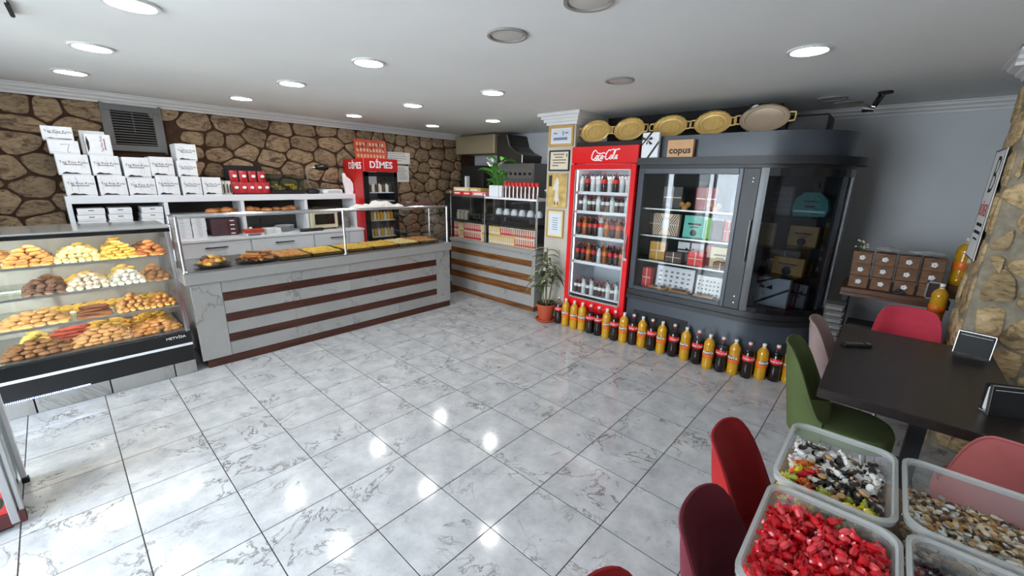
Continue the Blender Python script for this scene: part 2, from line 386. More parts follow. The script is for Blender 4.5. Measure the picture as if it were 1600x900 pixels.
# ---- fieldstone: every stone a piece of its wall
def clip(poly, nx, ny, d):
    out = []
    for i in range(len(poly)):
        a, b = poly[i], poly[(i+1) % len(poly)]
        da, db = a[0]*nx+a[1]*ny-d, b[0]*nx+b[1]*ny-d
        if da <= 0: out.append(a)
        if (da < 0 < db) or (db < 0 < da):
            t = da/(da-db); out.append((a[0]+(b[0]-a[0])*t, a[1]+(b[1]-a[1])*t))
    return out
def stone_cells(u0, u1, v0, v1, cw, ch, rng, sq=1.35):
    pts = []
    nv = max(1, round((v1-v0)/ch))
    for j in range(nv):
        u = u0 - rng.random()*cw
        while u < u1+cw:
            w = cw*rng.uniform(0.55, 1.35)
            pts.append((u+w/2, v0+(j+0.5+rng.uniform(-0.34, 0.34))*(v1-v0)/nv)); u += w
    cells = []
    for p in pts:
        poly = [(u0, v0), (u1, v0), (u1, v1), (u0, v1)]
        for q in pts:
            if q is p: continue
            dx, dy = q[0]-p[0], (q[1]-p[1])*sq*sq
            if abs(q[0]-p[0]) > 3*cw or abs(q[1]-p[1]) > 3*ch: continue
            mx, my = (p[0]+q[0])/2, (p[1]+q[1])/2
            poly = clip(poly, dx, dy, dx*mx+dy*my)
            if len(poly) < 3: break
        if len(poly) >= 3: cells.append(poly)
    return cells
def stone_piece(poly, gap, th, rng, cut=0.17):
    cx = sum(p[0] for p in poly)/len(poly); cy = sum(p[1] for p in poly)/len(poly)
    # drop very short edges, inset, round the corners
    q = [p for i, p in enumerate(poly) if math.dist(p, poly[i-1]) > 0.025]
    if len(q) < 3: return None
    w = max(p[0] for p in q)-min(p[0] for p in q); h = max(p[1] for p in q)-min(p[1] for p in q)
    if w < 0.06 or h < 0.05: return None
    fx, fy = max(0.3, 1-2*gap/w), max(0.3, 1-2*gap/h)
    q = [(cx+(x-cx)*fx, cy+(y-cy)*fy) for x, y in q]
    for rt in (cut, 0.25):
        c = []
        for i in range(len(q)):
            a, b = q[i], q[(i+1) % len(q)]
            c += [(a[0]*(1-rt)+b[0]*rt, a[1]*(1-rt)+b[1]*rt), (a[0]*rt+b[0]*(1-rt), a[1]*rt+b[1]*(1-rt))]
        q = c
    q = [(x+rng.uniform(-0.004, 0.004), y+rng.uniform(-0.004, 0.004)) for x, y in q]
    n = len(q); t = th*rng.uniform(0.7, 1.25)
    v = [(x-cx, 0.0, y-cy) for x, y in q] + [((x-cx)*0.97, -t*0.7, (y-cy)*0.97) for x, y in q] + [((x-cx)*0.86, -t, (y-cy)*0.84) for x, y in q]
    f = [(k, (k+1) % n, n+(k+1) % n, n+k) for k in range(n)] + [(n+k, n+(k+1) % n, 2*n+(k+1) % n, 2*n+k) for k in range(n)] + [tuple(range(2*n, 3*n))]
    return (cx, cy), MB().add(v, f)
rng = random.Random(11)
for poly in stone_cells(0.0, 5.7, 0.0, 2.40, 0.29, 0.185, rng):
    r = stone_piece(poly, 0.009, 0.022, rng)
    if not r: continue
    (cx, cy), m = r
    if cy < 1.15 and cx < 3.3: continue          # behind the shelf unit
    if 0.86 < cx < 1.37 and cy > 1.9: continue   # the vent opening
    if cy < 0.55: continue
    m.build('stone', STONE, wb, True, (cx, YW+0.002, cy))

# ---- stone pillar at the tables
PX0, PX1, PY = 4.17, 4.72, -2.48
pil = struct(B(PX0, PX1, YR, PY, 0, H).build('pillar', MORTAR2)); pil['label'] = 'sand-coloured stone pillar behind the dark dining table'
rng = random.Random(5)
for poly in stone_cells(-0.82, 0.0, 0.0, 2.39, 0.235, 0.205, rng, 1.1):
    r = stone_piece(poly, 0.022, 0.022, rng)
    if r: (cx, cy), m = r; m.build('stone', STONE2, pil, True, (PX0+0.002, PY+cx, cy), (0, 0, -PI/2))
for poly in stone_cells(0.0, 0.55, 0.0, 2.39, 0.26, 0.24, rng, 1.1):
    r = stone_piece(poly, 0.028, 0.016, rng)
    if r: (cx, cy), m = r; m.build('stone', STONE2, pil, True, (PX1-cx, PY-0.002, cy), (0, 0, PI))
cornice('cornice', (PX0, YR), (PX0, PY+0.115), (-1, 0), pil); cornice('cornice', (PX0-0.115, PY), (PX1, PY), (0, 1), pil)

pt = struct(B(5.27, 5.31, -1.05, 0.83, 0, H).build('shade_panel', pm('painted_shade', S(34, 30, 28), 0.7))); pt['label'] = 'dark panel put in for shade behind the red cooler and the oval trays'  # added panel; its dark colour stands for the unlit area behind the trays
# ---- white column with certificates
CX0, CX1, CY0, CY1 = 4.58, 5.0, 0.84, 1.235
colm = struct(B(CX0, CX1, CY0, CY1, 0, H).build('column', pm('column_paint', S(196, 190, 178), 0.6, var=0.06, vs_=5))); colm['label'] = 'pale column hung with framed certificates'
m = MB()
for d, z0, z1 in ((0.02, H-0.13, H-0.10), (0.045, H-0.10, H-0.065), (0.07, H-0.065, H-0.035), (0.10, H-0.035, H)): m.box(CX0-d, CX1+d, CY0-d, CY1+d, z0, z1)
m.build('cornice', CORN, colm)

# ================================================================ CEILING LIGHTS
LITM = emis('downlight_glow', (1.0, 0.98, 0.95, 1), LAMP)
RIMM = pm('white_trim_ring', S(214, 213, 210), 0.5)
DIFF = pm('unlit_diffuser', S(196, 190, 182), 0.5)
def ring(r0, r1, z0, z1, n=28):
    return MB().lathe([(r0, z1), (r1, z1), (r1, z0), (r0+0.006, z0), (r0, z1)], n)
ring_me = ring(0.088, 0.112, -0.012, 0.0).mesh('trim_ring', RIMM, True)
disc_me = MB().lathe([(0.0, -0.007), (0.087, -0.007), (0.087, -0.001)], 28).mesh('diffuser', LITM)
disc0_me = MB().lathe([(0.0, -0.012), (0.03, -0.011), (0.05, -0.008), (0.087, -0.006), (0.087, -0.001)], 28).mesh('diffuser', DIFF, True)
RIMD = pm('grey_trim_ring', S(150, 146, 142), 0.5); ring0_me = ring(0.09, 0.112, -0.012, 0.0).mesh('trim_ring', RIMD, True)
lit = [(0.80, 0.82, 'above the camera side, biggest in the top edge of the picture'), (0.73, 1.96, 'over the pastry case, middle of its column'), (0.667, 3.07, 'over the pastry case, nearest the stone wall'),
       (2.03, 0.855, 'largest one over the middle of the floor'), (1.956, 2.015, 'middle one of the second column, over the counter glass'), (1.9, 3.208, 'near the stone wall behind the counter middle'),
       (3.216, 2.058, 'third column, between the floor and wall lamps'), (3.21, 3.357, 'nearest the wall above the small red fridge'), (4.438, 3.326, 'smallest one, by the kitchen hood'),
       (3.256, 0.869, 'bright one above the corner of the tall red cooler row'), (4.556, 2.167, 'above the potted plant on the side counter'), (3.51, -1.48, 'alone above the dining table side')]
for x, y, w in lit:
    t = thing('downlight', 'lit round ceiling downlight, ' + w, 'ceiling light', (x, y, H), 0, 'lit ceiling downlights')
    inst('trim_ring', ring_me, t); inst('diffuser', disc_me, t)
unlit = [(2.22, -0.28, 'largest, nearest the picture centre'), (3.52, -0.26, 'before the column cornice'), (2.12, -0.86, 'cut by the top edge of the picture'), (5.25, -1.43, 'in the shade above the dark cabinet'), (5.58, -1.52, 'in the shade close to the far wall')]
for x, y, w in unlit:
    t = thing('downlight', 'unlit round ceiling downlight, ' + w, 'ceiling light', (x, y, H), 0, 'unlit ceiling downlights')
    inst('trim_ring', ring0_me, t); inst('diffuser', disc0_me, t)
t = thing('ceiling_spotlight', 'small chrome and black spotlight hanging askew from the ceiling', 'spotlight', (5.17, -1.79, H))
MB().lathe([(0, 0), (0.05, 0), (0.05, -0.015), (0, -0.02)], 14).build('mount_plate', BLACKM, t, True)
MB().tube([(0, 0, -0.015), (0.02, 0.02, -0.06), (0.06, 0.05, -0.11)], 0.006).build('wire', BLACKM, t)
MB().tube([(-0.01, 0.03, -0.03), (0.05, 0.06, -0.09)], 0.016, 8).build('arm', BLACKM, t)
MB().lathe([(0, -0.03), (0.018, -0.03), (0.022, 0.0), (0.034, 0.03), (0.036, 0.05), (0.03, 0.052), (0, 0.04)], 14).xf(Matrix.Translation((0.07, 0.08, -0.12)) @ Matrix.Rotation(-1.3, 4, 'X')).build('lamp_head', CHROME, t, True)
MB().lathe([(0, 0), (0.014, 0.005), (0.014, 0.03), (0, 0.035)], 10).xf(Matrix.Translation((0.065, 0.045, -0.105)) @ Matrix.Rotation(-1.3, 4, 'X')).build('socket', CHROME, t, True)
t = thing('ceiling_bracket', 'short black bracket on a white plate at the picture corner ceiling', 'bracket', (0.405, 1.36, H))
B(-0.10, 0.0, -0.15, 0.12, -0.012, 0).build('plate', CORN, t); MB().tube([(0.0, -0.12, -0.014), (0.012, 0.10, -0.016)], 0.010, 6).build('arm', BLACKM, t)

# ================================================================ WALL VENT AND PAPERS
t = thing('wall_vent', 'grey louvred vent in the stone wall above the white boxes', 'vent', (0.885, YW-0.001, 1.925))
m = MB(); W, Hh, fw = 0.46, 0.462, 0.062
m.box(0, W, -0.035, 0, 0, fw, 0.004); m.box(0, W, -0.035, 0, Hh-fw, Hh, 0.004); m.box(0, fw, -0.035, 0, fw, Hh-fw, 0.004); m.box(W-fw, W, -0.035, 0, fw, Hh-fw, 0.004)
m.box(-0.012, 0.006, -0.042, 0, -0.012, Hh+0.012); m.box(W-0.006, W+0.012, -0.042, 0, -0.012, Hh+0.012)
m.build('frame', GREYPL, t); B(fw, W-fw, -0.006, 0.03, fw, Hh-fw).build('backing', pm('vent_dark', S(12, 9, 9), 0.8), t)
sl = B(fw, W-fw, -0.009, 0.009, -0.0018, 0.0018).xf(Matrix.Rotation(0.2, 4, 'X')).mesh('slat', pm('vent_slat', S(140, 134, 130), 0.5))
for k in range(13): inst('slat', sl, t, (0, -0.018, fw+0.014+k*0.0258))
B(W/2-0.003, W/2+0.003, -0.032, -0.026, fw+0.13, Hh-fw).build('link_rod', GREYPL, t)
def paper(name, label, x0, x1, z0, z1, mat=PAPER, lines=6, y=YW-0.028):
    t = thing(name, label, 'notice', ((x0+x1)/2, y, z0)); w = (x1-x0)/2; h = z1-z0
    B(-w, w, -0.003, 0, 0, h).build('sheet', mat, t)
    m = MB()
    for k in range(lines):
        zz = h*(0.88-0.78*k/lines); m.box(-w*0.8, w*random.uniform(0.1, 0.8), -0.004, -0.0029, zz-0.007, zz)
    m.build('print', GTXT, t); return t
paper('wall_notice', 'white notice sheet pinned high on the stone wall beside the small fridge', 4.13, 4.55, 1.93, 2.11, lines=4)
paper('wall_notice', 'lower white notice sheet on the stone wall beside the small fridge', 4.29, 4.52, 1.64, 1.90, lines=8)
paper('wall_notice', 'small white note low on the stone wall seen through the counter glass', 4.36, 4.56, 1.18, 1.32, lines=3)

# ================================================================ WHITE SHELF UNIT BEHIND THE COUNTER
t = thing('shelf_unit', 'long white open shelf unit along the stone wall', 'shelf unit', (0, 0, 0))
yb, yf = YW-0.03, 3.75
B(0.47, 3.352, yf, yb, 1.405, 1.475, 0.004).build('top_board', WHITE, t)
for x, z0 in ((0.47, 1.0), (1.185, 1.0), (1.90, 1.0), (2.635, 1.0), (3.315, 1.0)): B(x, x+0.035, yf+0.004, yb, z0, 1.405).build('divider', WHITE, t)
B(0.505, 1.185, yf, yb, 1.135, 1.17).build('shelf_board', WHITE, t)
B(1.22, 1.90, yf+0.03, yb, 1.248, 1.265).build('shelf_board', WHITE, t); B(1.935, 2.635, yf+0.03, yb, 1.248, 1.265).build('shelf_board', WHITE, t)
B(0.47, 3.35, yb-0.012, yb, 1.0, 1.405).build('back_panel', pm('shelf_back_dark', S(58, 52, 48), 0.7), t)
t = thing('base_cabinet', 'white base cabinet with black bar handles behind the glass counter', 'cabinet', (0, 0, 0))
B(0.47, 3.35, 3.55, yb, 0.97, 1.0, 0.003).build('countertop', WHITE, t); B(0.49, 3.345, 3.58, yb, 0.05, 0.97).build('body', WHITE, t)
for k, (x0, x1) in enumerate(((0.49, 1.18), (1.2, 1.895), (1.905, 2.63), (2.64, 3.11), (3.12, 3.345))):
    for z0, z1 in ((0.80, 0.962), (0.44, 0.79), (0.06, 0.43)):
        d = B(x0+0.004, x1-0.004, 3.56, 3.58, z0, z1, 0.003).build('drawer', WHITE, t)
        c = (x0+x1)/2+(0.08 if k == 3 else 0); m = MB(); m.box(c-0.11, c+0.11, 3.528, 3.540, z1-0.062, z1-0.05); m.box(c-0.09, c-0.08, 3.54, 3.56, z1-0.062, z1-0.05); m.box(c+0.08, c+0.09, 3.54, 3.56, z1-0.062, z1-0.05)
        if k < 4: m.build('handle', BLACKM, d)
# ---- white gift boxes piled on the unit
def white_box(x0, x1, z0, z1, label, depth=0.28, y=3.757, big=True, turned=False, plain=False):
    w, h = (x1-x0), (z1-z0)
    t = thing('pastry_box', label, 'box', ((x0+x1)/2, y, z0), 0, 'white printed boxes on the shelf unit')
    B(-w/2, w/2, 0.006, depth, 0, h-0.003, 0.002).build('tray', WPAPER, t)
    B(-w/2-0.001, w/2+0.001, 0.0, depth+0.002, 0.012, h, 0.003).build('lid', WPAPER, t)
    if plain:
        MB().tube([(-w*0.1, -0.001, h*0.7), (w*0.2, -0.001, h*0.75), (w*0.1, -0.001, h*0.3), (w*0.1, -0.001, h*0.15), (w*0.18, -0.001, h*0.15)], 0.0018, 4).build('print', GTXT, t); return t
    if turned:
        text('Tag Rise Kutu', 0.026, BTXT, t, (w*0.12, -0.0006, h*0.55), (PI/2, -PI/2, 0)); B(w*0.22, w*0.26, -0.0012, 0, h*0.25, h*0.8).build('underline', RTXT, t)
        m = MB(); m.add([(-w*0.46, -0.001, h*0.12), (-w*0.38, -0.001, h*0.3), (-w*0.36, -0.001, h*0.62), (-w*0.44, -0.001, h*0.9), (-w*0.48, -0.001, h*0.6)], [(0, 1, 2, 3, 4)]); m.build('brush_print', BTXT, t); return t
    text('Tag Rise Kutu', 0.155*w, BTXT, t, (0.02*w, -0.0006, h*0.62)); B(-w*0.3, w*0.28, -0.0012, 0, h*0.49, h*0.525).build('underline', pm('brown_underline', S(120, 84, 74), 0.6) if 'brown_underline' not in bpy.data.materials else bpy.data.materials['brown_underline'], t)
    m = MB(); zz = 0.012
    m.add([(-w*0.4, -0.001, zz), (-w*0.36, -0.001, h*0.12), (-w*0.26, -0.001, h*0.17), (-w*0.1, -0.001, h*0.12), (w*0.05, -0.001, h*0.13), (w*0.2, -0.001, h*0.07), (w*0.42, -0.001, h*0.085), (w*0.44, -0.001, zz+0.004), (w*0.1, -0.001, zz)], [tuple(range(9))])
    m.build('brush_print', BTXT, t); m = MB()
    for k in range(3): a = random.uniform(-0.4, 0.4); m.tube([(w*a, -0.0004, h*random.uniform(0.75, 0.95)), (w*(a+0.05), -0.0004, h*0.7), (w*(a+0.02), -0.0004, h*random.uniform(0.2, 0.4))], 0.0008, 3)
    m.build('vein_print', GTXT, t); return t
ZT = 1.4752
row1 = [(0.492, 0.70, 0.195), (0.722, 0.923, 0.195), (0.935, 1.148, 0.175), (1.156, 1.345, 0.20), (1.37, 1.543, 0.195), (1.557, 1.732, 0.195)]
for k, (a, b, h) in enumerate(row1): white_box(a, b, ZT, ZT+h, 'white printed gift box, %s from the vent side in the bottom row' % ORD[k])
for k, (a, b, z, h) in enumerate([(0.474, 0.687, 0.195, 0.19), (0.702, 0.903, 0.195, 0.19), (0.927, 1.13, 0.175, 0.205), (1.136, 1.328, 0.20, 0.195)]):
    white_box(a, b, ZT+z+0.001, ZT+z+h, 'white printed gift box, %s along in the second row of the pile' % ORD[k])
white_box(1.358, 1.53, ZT+0.196, ZT+0.365, 'white printed gift box, middle of the three stacked beside the vent')
white_box(1.37, 1.548, ZT+0.366, ZT+0.54, 'white printed gift box topping the narrow three-high stack')
white_box(0.45, 0.645, ZT+0.386, ZT+0.505, 'plain fronted white box, second from the top at the pile end', plain=True)
white_box(0.428, 0.625, ZT+0.506, ZT+0.625, 'highest white printed box at the end of the pile')
white_box(0.695, 0.873, ZT+0.386, ZT+0.58, 'white box with sideways print next to the vent', turned=True, depth=0.13)
white_box(0.672, 0.85, ZT+0.386, ZT+0.615, 'taller white box standing behind the sideways printed one', y=3.90, depth=0.12, plain=True)
# ---- flat white boxes stacked inside the shelves
def flat_box(x0, x1, z0, h, label, y=3.775, d=0.26):
    t = thing('flat_box', label, 'box', ((x0+x1)/2, y, z0), 0, 'flat white boxes in the shelf unit'); w = (x1-x0)/2
    B(-w, w, 0.003, d, 0, h*0.5, 0.001).build('tray', WPAPER, t); B(-w-0.001, w+0.001, 0, d+0.003, h*0.3, h-0.0015, 0.002).build('lid', WPAPER, t)
    B(-0.02, 0.02, -0.0012, 0, h*0.56, h*0.72).build('print', GTXT, t)
for c, (a, b) in enumerate(((0.515, 0.715), (0.735, 0.915), (0.985, 1.165))):
    for r in range(3): flat_box(a+0.008*r, b+0.004*r, 1.1702+0.064*r, 0.062, 'flat white pastry box, %s column and %s from below in the open end shelf' % (ORD[c], ORD[r]))
for c, (a, b, n) in enumerate(((1.225, 1.385, 11), (1.395, 1.525, 10))):
    for r in range(n): flat_box(a+random.uniform(-0.003, 0.003), b+random.uniform(-0.003, 0.003), 1.0002+0.0222*r, 0.0222, 'thin white box, %s from below in the %s tall stack' % (ORD[r], ('wider', 'narrower')[c]), y=3.76, d=0.22)
# ---- buns and sundries on the middle shelves
BUN = pm('baked_bun', S(196, 128, 72), 0.5, var=0.25, vs_=18, rnd=0.15)
bun_me = MB().lathe([(0, 0), (0.045, 0.002), (0.062, 0.02), (0.055, 0.042), (0.03, 0.056), (0, 0.06)], 14).mesh('bread_bun', BUN, True)
for k, (x, y) in enumerate(((1.62, 3.85), (1.70, 3.93), (1.765, 3.84), (1.825, 3.92), (2.01, 3.84), (2.09, 3.90), (2.2, 3.86), (2.33, 3.90), (2.42, 3.84), (2.50, 3.88))):
    tag(inst('bread_bun', bun_me, None, (x, y, 1.2652), (0, 0, k), (1.1, 0.9, random.uniform(0.8, 1.25))), 'golden brown bun, %s in the row on the white middle shelf' % ORD[k], 'bun', 'buns on the shelf unit')
PURP = pm('plum_card', S(70, 34, 44), 0.5)
for k in range(4):
    t = thing('plum_box', 'dark plum flat box, %s from below in its stack' % ORD[k], 'box', (1.715, 3.80, 1.0003+0.05*k), 0, 'plum boxes in the shelf unit')
    B(-0.135, 0.135, 0, 0.2, 0, 0.049, 0.003).build('body', PURP, t); B(0.055, 0.1, -0.0015, 0, 0.018, 0.03).build('clasp', WTXT, t)
t = thing('red_tray', 'small red tray with white feet on the white countertop', 'tray', (1.96, 3.66, 1.0003))
B(-0.10, 0.11, -0.06, 0.07, 0.03, 0.075, 0.01).build('tray', pm('red_orange_plastic', S(190, 60, 34), 0.4), t)
for sx in (-0.09, 0.08): B(sx, sx+0.025, -0.05, 0.06, 0, 0.032).build('foot', WHITE, t)
MB().lathe([(0, 0), (0.02, 0.005), (0.018, 0.02), (0, 0.028)], 10, (-0.02, 0, 0.075)).build('knob', WHITE, t, True)
pl = MB().lathe([(0, 0), (0.06, 0), (0.11, 0.012), (0.112, 0.015), (0.06, 0.006), (0, 0.005)], 20).mesh('plate', WHITE, True)
for k in range(6): tag(inst('plate', pl, None, (2.38+0.012*(k % 2), 3.86, 1.0003+0.0125*k)), 'white plate, %s from below in the stack on the countertop' % ORD[k], 'plate', 'stacked plates')
for k in range(3): flat_box(2.12, 2.29, 1.0003+0.021*k, 0.02, 'thin silver-white carton, %s from below beside the plates' % ORD[k], y=3.70, d=0.16)
tag(B(-0.15, 0.16, -0.03, 0.03, 0, 0.04, 0.016).build('black_tray', BLACKM, None, True, (2.64, 3.63, 1.0003)), 'long black rounded holder on the countertop before the toaster oven', 'holder')
t = thing('toaster_oven', 'cream toaster oven in the open end of the shelf unit', 'oven', (2.9, 3.70, 1.0003))
CRM = pm('cream_enamel', S(224, 214, 182), 0.35)
B(-0.22, 0.15, 0.02, 0.36, 0.02, 0.27, 0.01).build('body', CRM, t); B(-0.17, 0.10, 0.008, 0.02, 0.07, 0.21, 0.004).build('door', BLACK, t)
MB().tube([(-0.16, -0.005, 0.225), (0.09, -0.005, 0.225)], 0.008).build('handle', CRM, t)
for sx in (-0.2, 0.1):
    B(sx, sx+0.04, 0.05, 0.1, 0, 0.02).build('foot', BLACKM, t)
tag(B(-0.2, 0.2, -0.1, 0.12, 0, 0.03, 0.012).build('dark_pan', pm('pan', S(60, 48, 34), 0.5, 0.4), None, True, (2.95, 3.9, 1.2705)), 'dark baking pan lying on top of the toaster oven', 'pan')
tag(MB().lathe([(0, 0), (0.05, 0), (0.055, 0.1), (0.03, 0.13), (0.03, 0.16), (0, 0.16)], 12).build('grey_jar', GREYPL, None, True, (3.2, 3.78, 1.0003)), 'dull grey jar at the right end of the countertop', 'jar')
# ---- red packets
t = thing('packet_stand', 'dark display stand holding red packets on the shelf unit', 'stand', (1.85, 3.84, ZT))
m = MB(); m.box(0, 0.41, 0, 0.22, 0, 0.012); m.box(0, 0.41, 0.19, 0.22, 0, 0.34); m.box(0.0, 0.01, 0.0, 0.2, 0, 0.05); m.box(0.4, 0.41, 0.0, 0.2, 0, 0.05); m.box(0, 0.41, 0.06, 0.19, 0.012, 0.145); m.build('body', BLACKM, t)
PKR = pm('red_packet', S(188, 34, 44), 0.35, var=0.12, vs_=14)
pk = MB(); 
v = []; f = []; NX, NZ = 4, 6
for s_ in (-1, 1):
    for j in range(NZ+1):
        for i in range(NX+1):
            u, w = i/NX, j/NZ; pf = math.sin(PI*u)*math.sin(PI*w); v.append(((u-0.5)*0.082, s_*(0.002+0.016*pf**0.6), w*0.132))
st = (NX+1)*(NZ+1)
for s_ in (0, 1):
    for j in range(NZ):
        for i in range(NX): a = s_*st+j*(NX+1)+i; f.append((a, a+1, a+NX+2, a+NX+1))
pk_me = MB().add(v, f).mesh('packet', PKR, True)
pw = MB().lathe([(0, 0), (0.022, 0), (0.02, 0.001), (0, 0.002)], 12, sy=0.8).xf(Matrix.Rotation(PI/2, 4, 'X')).mesh('emblem', WTXT)
for r in range(2):
    n = 4 if r else 5
    for k in range(n):
        t = thing('red_packet', 'glossy red packet, %s along in the %s row on the black stand' % (ORD[k], ('lower', 'upper')[r]), 'packet', (1.90+0.083*k*(1.0 if not r else 1.2), 3.855 if not r else 3.875, ZT+0.0125 if not r else ZT+0.1455), 0, 'red packets on the stand')
        inst('foil', pk_me, t, (0, 0.0, 0), (-0.1, 0, 0)); inst('emblem', pw, t, (0.004, -0.019, 0.07))
WHPK = pm('white_packet', S(214, 210, 200), 0.4)
pk_w = pk_me.copy(); pk_w.materials.clear(); pk_w.materials.append(WHPK)
for k, x in enumerate((1.765, 1.80, 1.83)):
    t = thing('narrow_packet', 'narrow white striped packet, %s of three between boxes and red packets' % ORD[k], 'packet', (x, 3.82, ZT), 0, 'narrow striped packets')
    inst('foil', pk_w, t, (0, 0, 0), (-0.1, 0, 0), (0.4, 1, 1.2)); B(-0.005, 0.005, -0.03, -0.022, 0.02, 0.12).build('stripe', BTXT, t)
# ---- glass cake cover with sweets, slicer, scale, glove
t = thing('snack_case', 'small clear case of mixed sweets beside the red packets', 'case', (2.28, 3.82, ZT))
B(0, 0.4, 0, 0.24, 0, 0.05, 0.004).build('base', BLACKM, t); m = MB(); m.box(0.0, 0.006, 0, 0.24, 0.05, 0.24); m.box(0.394, 0.4, 0, 0.24, 0.05, 0.24); m.box(0, 0.4, 0.234, 0.24, 0.05, 0.24); m.box(0, 0.4, 0, 0.006, 0.05, 0.2); m.build('cover', GLASSS, t)
m = MB(); m.box(0, 0.4, 0.228, 0.24, 0.235, 0.245); m.box(0.0, 0.01, 0, 0.24, 0.24, 0.246); m.build('frame', BLACKM, t)
SW = [pm('sweet_yellow', S(226, 184, 40), 0.4), pm('sweet_white', S(226, 222, 214), 0.5), pm('sweet_dark', S(54, 44, 34), 0.5), pm('sweet_tan', S(170, 140, 90), 0.5)]
sw_me = [MB().lathe([(0, 0), (0.016, 0.004), (0.02, 0.014), (0.012, 0.024), (0, 0.027)], 8).mesh('sweet', s_, True) for s_ in SW]
for i in range(36):
    lay = i//14; x = random.uniform(0.03+0.02*lay, 0.37-0.02*lay); q = 0 if x > 0.22 and lay else random.choice((1, 2, 3, 0))
    tag(inst('sweet', sw_me[q], None, (2.28+x, 3.82+random.uniform(0.03, 0.2), ZT+0.0505+lay*0.024), (0, 0, i)), '%s sweet piled inside the small clear case' % ('yellow', 'white', 'dark', 'tan')[q], 'sweet', '%s sweets in the small case' % ('yellow', 'white', 'dark', 'tan')[q])
t = thing('gooseneck_scanner', 'black headed gooseneck lamp bent over the shelf unit top', 'lamp', (2.75, 3.86, ZT))
MB().lathe([(0, 0), (0.07, 0), (0.085, 0.02), (0.08, 0.05), (0.03, 0.07), (0, 0.072)], 16, (0.05, 0, 0)).build('base', BLACKM, t, True)
MB().tube([(0.03, 0, 0.06), (0.0, 0, 0.14), (-0.005, 0, 0.26), (0.02, 0, 0.32), (0.07, 0, 0.345), (0.12, 0, 0.345)], 0.009, 8).build('neck', STEEL, t, True)
MB().lathe([(0, -0.09), (0.03, -0.085), (0.042, -0.02), (0.042, 0.05), (0.03, 0.085), (0, 0.09)], 14).xf(Matrix.Translation((0.20, 0, 0.35)) @ Matrix.Rotation(PI/2, 4, 'Y')).build('head', BLACK, t, True)
t = thing('counter_scale', 'low white weighing scale with clear tray on the shelf unit', 'scale', (2.92, 3.80, ZT))
B(0, 0.27, 0, 0.26, 0, 0.06, 0.012).build('body', WHITE, t); B(0.06, 0.24, -0.004, 0.0, 0.012, 0.045).build('display', pm('scale_display', S(190, 196, 190), 0.3), t); B(0.01, 0.26, 0.02, 0.25, 0.075, 0.083).build('weighing_plate', STEEL, t); B(0.1, 0.16, 0.1, 0.16, 0.06, 0.075).build('post', GREYPL, t)
t = thing('white_glove_stand', 'white rounded apron-like sheet standing beside the small red fridge', 'sheet', (3.225, 3.80, ZT))
prof = [(0, 0), (0.11, 0), (0.125, 0.06), (0.12, 0.14), (0.085, 0.2), (0.03, 0.235), (0.01, 0.28), (-0.02, 0.28), (-0.02, 0.16), (0.0, 0.08)]
MB().prism(prof, -0.012, 0.012).xf(Matrix.Rotation(PI/2, 4, 'X')).build('sheet', WPAPER, t)

# ================================================================ PASTRY CASE
CX_L, CX_R, CYF, CYB = -0.75, 1.0, 2.305, 3.05
t = thing('pastry_case', 'glass-fronted pastry case on a black and tiled base', 'display case', (0, 0, 0)); pcase = t
m = MB(); m.box(CX_L, CX_R, CYF+0.01, CYB, 0.0, 0.118); m.build('plinth', GROUT, t)
for a, b in ((CX_L, -0.36), (-0.355, 0.045), (0.05, 0.445), (0.45, 0.845), (0.85, CX_R)): B(a+0.002, b-0.002, CYF, CYF+0.012, 0.002, 0.118, 0.0015).build('plinth_tile', MARBLE, t)
B(CX_L, CX_R, CYF+0.004, CYB, 0.118, 0.262).build('lower_panel', BLACKM, t); B(CX_L, CX_R, CYF-0.006, CYF+0.03, 0.262, 0.284, 0.003).build('white_strip', WHITE, t)
B(CX_L, CX_R, CYF-0.004, CYB, 0.284, 0.388, 0.004).build('upper_panel', BLACK, t)
text('METVİSA', 0.03, WTXT, t, (0.895, CYF-0.006, 0.352), sx=1.1)
led = led_mat('blue_white_leds', (0.45, 0.6, 1.0, 1), 6.0, 30.0)
B(-0.4, 0.34, CYF-0.004, CYF+0.004, 0.121, 0.128).build('led_strip', led, t)
def yfr(z): return CYF+0.015+(z-0.388)/0.86*0.10          # front glass leans back a little
m = MB(); m.add([(CX_L, yfr(0.388), 0.388), (CX_R-0.03, yfr(0.388), 0.388), (CX_R-0.03, yfr(1.24), 1.24), (CX_L, yfr(1.24), 1.24), (CX_L, yfr(0.388)+0.006, 0.388), (CX_R-0.03, yfr(0.388)+0.006, 0.388), (CX_R-0.03, yfr(1.24)+0.006, 1.24), (CX_L, yfr(1.24)+0.006, 1.24)], [(0, 1, 2, 3), (5, 4, 7, 6), (0, 4, 5, 1), (3, 2, 6, 7), (1, 5, 6, 2), (0, 3, 7, 4)])
m.build('front_glass', GLASS, t)
m = MB()
for (xa, xb, oy) in ((CX_R-0.032, CX_R-0.014, 0.0), (CX_R-0.010, CX_R, 0.004)):
    m.add([(xa, yfr(0.388)+oy-0.006, 0.388), (xb, yfr(0.388)+oy-0.006, 0.388), (xb, yfr(1.245)+oy-0.006, 1.245), (xa, yfr(1.245)+oy-0.006, 1.245), (xa, yfr(0.388)+0.02, 0.388), (xb, yfr(0.388)+0.02, 0.388), (xb, yfr(1.245)+0.02, 1.245), (xa, yfr(1.245)+0.02, 1.245)], [(0, 1, 2, 3), (5, 4, 7, 6), (0, 4, 5, 1), (3, 2, 6, 7), (1, 5, 6, 2), (0, 3, 7, 4)])
m.build('corner_post', CHROME, t)
B(CX_R-0.008, CX_R-0.002, CYF+0.09, CYB-0.03, 0.388, 1.24).build('side_glass', GLASS, t); B(CX_R-0.03, CX_R, CYB-0.03, CYB, 0.388, 1.26).build('rear_post', ALU, t)
